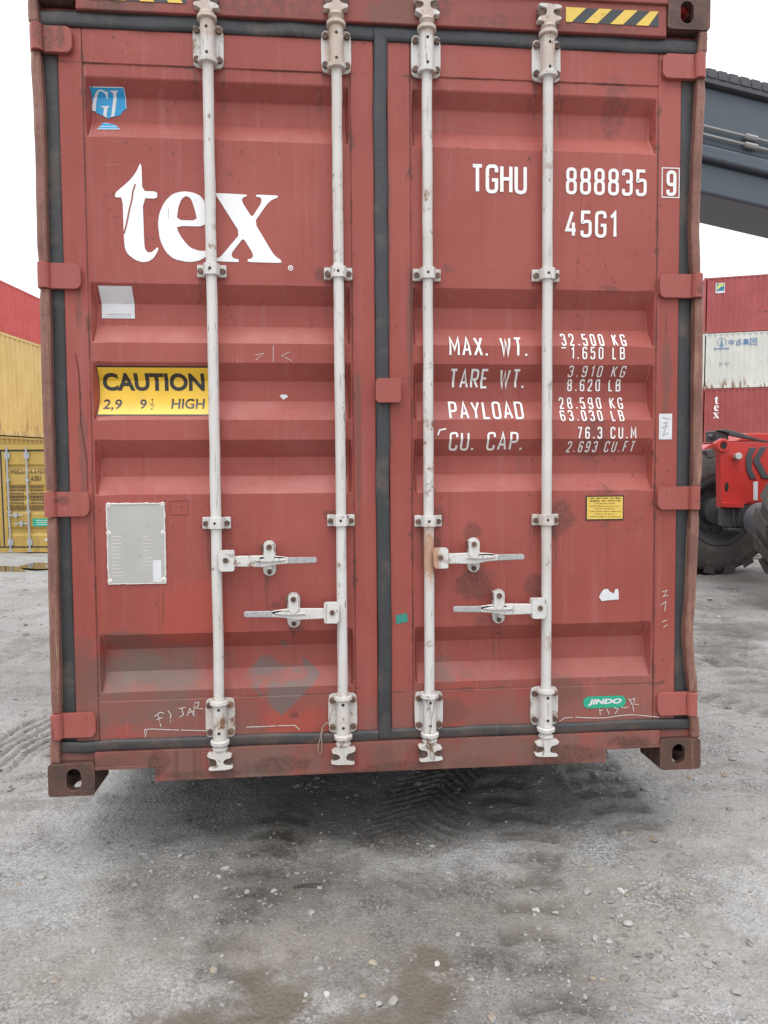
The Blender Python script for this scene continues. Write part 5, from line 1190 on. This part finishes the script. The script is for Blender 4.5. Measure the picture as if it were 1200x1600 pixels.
# boom: outer box and thinner inner section, chain guard, pipes
YB = 5.30
a0, a1, b0, b1 = (at_y(*q_, YB) for q_ in ((1105, 133), (1200, 157), (1098, 297), (1200, 320)))
sl_ = (a1.z-a0.z)/(a1.x-a0.x)
def top(x): return a0.z+sl_*(x-a0.x)
hb_ = a0.z-(b0.z+sl_*(a0.x-b0.x))
def par(x0, x1, z0, z1): return [(x0, top(x0)+z0), (x1, top(x1)+z0), (x1, top(x1)+z1), (x0, top(x0)+z1)]
XB0, XB1 = 1.9, 12.9
mb = MB(); mb.prism(par(XB0, XB1, -hb_*.56, 0), YB+.02, YB+.90); mb.prism(par(XB0, XB1, -hb_*.70, -hb_*.56), YB-.02, YB+.94); mb.prism(par(XB0, XB1, -hb_, -hb_*.70), YB+.06, YB+.86)
bm_ = shift(mb).build('boom', M_boom, mach, bevel=.03, seg=3)
mb = MB(); mb.prism(par(-.75, XB0+1, -hb_*.9, -.10), YB+.14, YB+.78); mb.prism([(-.85, top(-.8)-.05), (.35, top(.35)-.1), (.35, top(.35)-hb_-.25), (.05, top(0)-hb_-.55), (-.55, top(-.5)-hb_-.55), (-.85, top(-.8)-hb_*.7)], YB+.05, YB+.87); shift(mb).build('boom_head', M_boom, mach, bevel=.03)
mb = MB(); x = XB0+.2
mb.prism(par(XB0, XB1-1, .0, .055), YB-.05, YB+.10)
while x < XB1-1: mb.prism(par(x, x+.10, .053, .150), YB-.06, YB+.10); mb.prism(par(x+.10, x+.125, .053, .146), YB-.05, YB+.10); x += .125
shift(mb).build('chain_guard', M_mdark, bm_, bevel=.008)
u0 = -hb_*.40
for dz in (u0, u0-.088):
    mb = MB(); mb.tube([(XB0, YB-.02, top(XB0)+dz), (XB1-.5, YB-.02, top(XB1-.5)+dz)], .014, 8)
    xx = at_y(1172, 200, YB).x
    for k in (-2.2, 0, 2.6): mb.tube([(xx+k-.07, YB-.02, top(xx+k-.07)+dz), (xx+k+.07, YB-.02, top(xx+k+.07)+dz)], .032, 8); mb.box(xx+k-.02, xx+k+.02, YB-.02, YB+.03, top(xx+k)+dz-.02, top(xx+k)+dz+.02)
    shift(mb).build('hydraulic_pipe', M_pipe, bm_)
# mast foot, lift cylinders, cab and counterweight (out of the frame, right)
mb = MB()
for s in (0, 1): y = YB-.25+s*1.15; mb.prism([(11.6, 1.5), (13.6, 1.5), (13.3, top(13)+.1), (12.4, top(12.4)+.1)], y, y+.22)
mb.box(XB1-.6, XB1+.3, YB-.2, YB+1.1, top(12.6)-.4, top(12.6)-.1); shift(mb).build('boom_pivot', M_mred, mach, bevel=.02)
for s in (0, 1):
    y = YB-.12+s*1.15; mb = MB(); x_ = 8.6; p_, q_ = Vector((7.2, y, 1.55)), Vector((x_+.6, y, top(x_+.6)-hb_*.7)); m_ = p_.lerp(q_, .6); mb.tube([p_, m_], .13, 14); mb.tube([m_, q_], .075, 12); shift(mb).build('lift_cylinder', M_plate if False else M_mdark, mach)
mb = MB(); cbx = 8.9; mb.box(cbx, cbx+1.9, YB-.1, YB+1.0, 1.6, 2.0); 
for (xx, yy) in ((cbx+.04, YB-.06), (cbx+1.86, YB-.06), (cbx+.04, YB+.96), (cbx+1.86, YB+.96)): mb.box(xx-.05, xx+.05, yy-.05, yy+.05, 2.0, 2.75)
mb.box(cbx-.03, cbx+1.93, YB-.13, YB+1.03, 2.70, 2.78); cab = shift(mb).build('cab', M_mred, mach, bevel=.03)
mb = MB(); mb.box(cbx+.03, cbx+1.87, YB-.05, YB+.95, 2.0, 2.70); shift(mb).build('window', M_glass, cab)
mb = MB(); mb.prism([(W1.x+6.9, .7), (W1.x+8.3, .7), (W1.x+8.5, 1.1), (W1.x+8.4, 2.0), (W1.x+6.9, 2.0)], 4.4, W1.y+.2); shift(mb).build('counterweight', M_mred, mach, bevel=.05)
# spreader gripping the box roof by its top castings
mb = MB(); R_ = Matrix.Rotation(TILT, 4, 'X'); T_ = Matrix.Translation((0, 0, LIFT)); sp = MB()
sp.box(-.35, .35, .25, LEN-.25, HGT+.14, HGT+.50); sp.box(-.5, .5, 4.9, 7.3, HGT+.50, HGT+.85)
for y in (.03, LEN-.28): sp.box(-1.2, 1.2, y, y+.25, HGT+.12, HGT+.42)
for s in (-1, 1):
    for y in (.09, LEN-.09): sp.box(s*1.1295-.05, s*1.1295+.05, y-.05, y+.05, HGT-.03, HGT+.2)
sp.v = [tuple(T_ @ R_ @ Vector(v)) for v in sp.v]; shift(sp).build('spreader', M_mred, mach, bevel=.02)
mb = MB(); z1_ = top(-.2)-hb_-.4; mb.tube([(-.2, YB+.46, z1_), (-.2, YB+.46, HGT+LIFT+.45)], .28, 16); shift(mb).build('rotator', M_mdark, mach, bevel=.02)
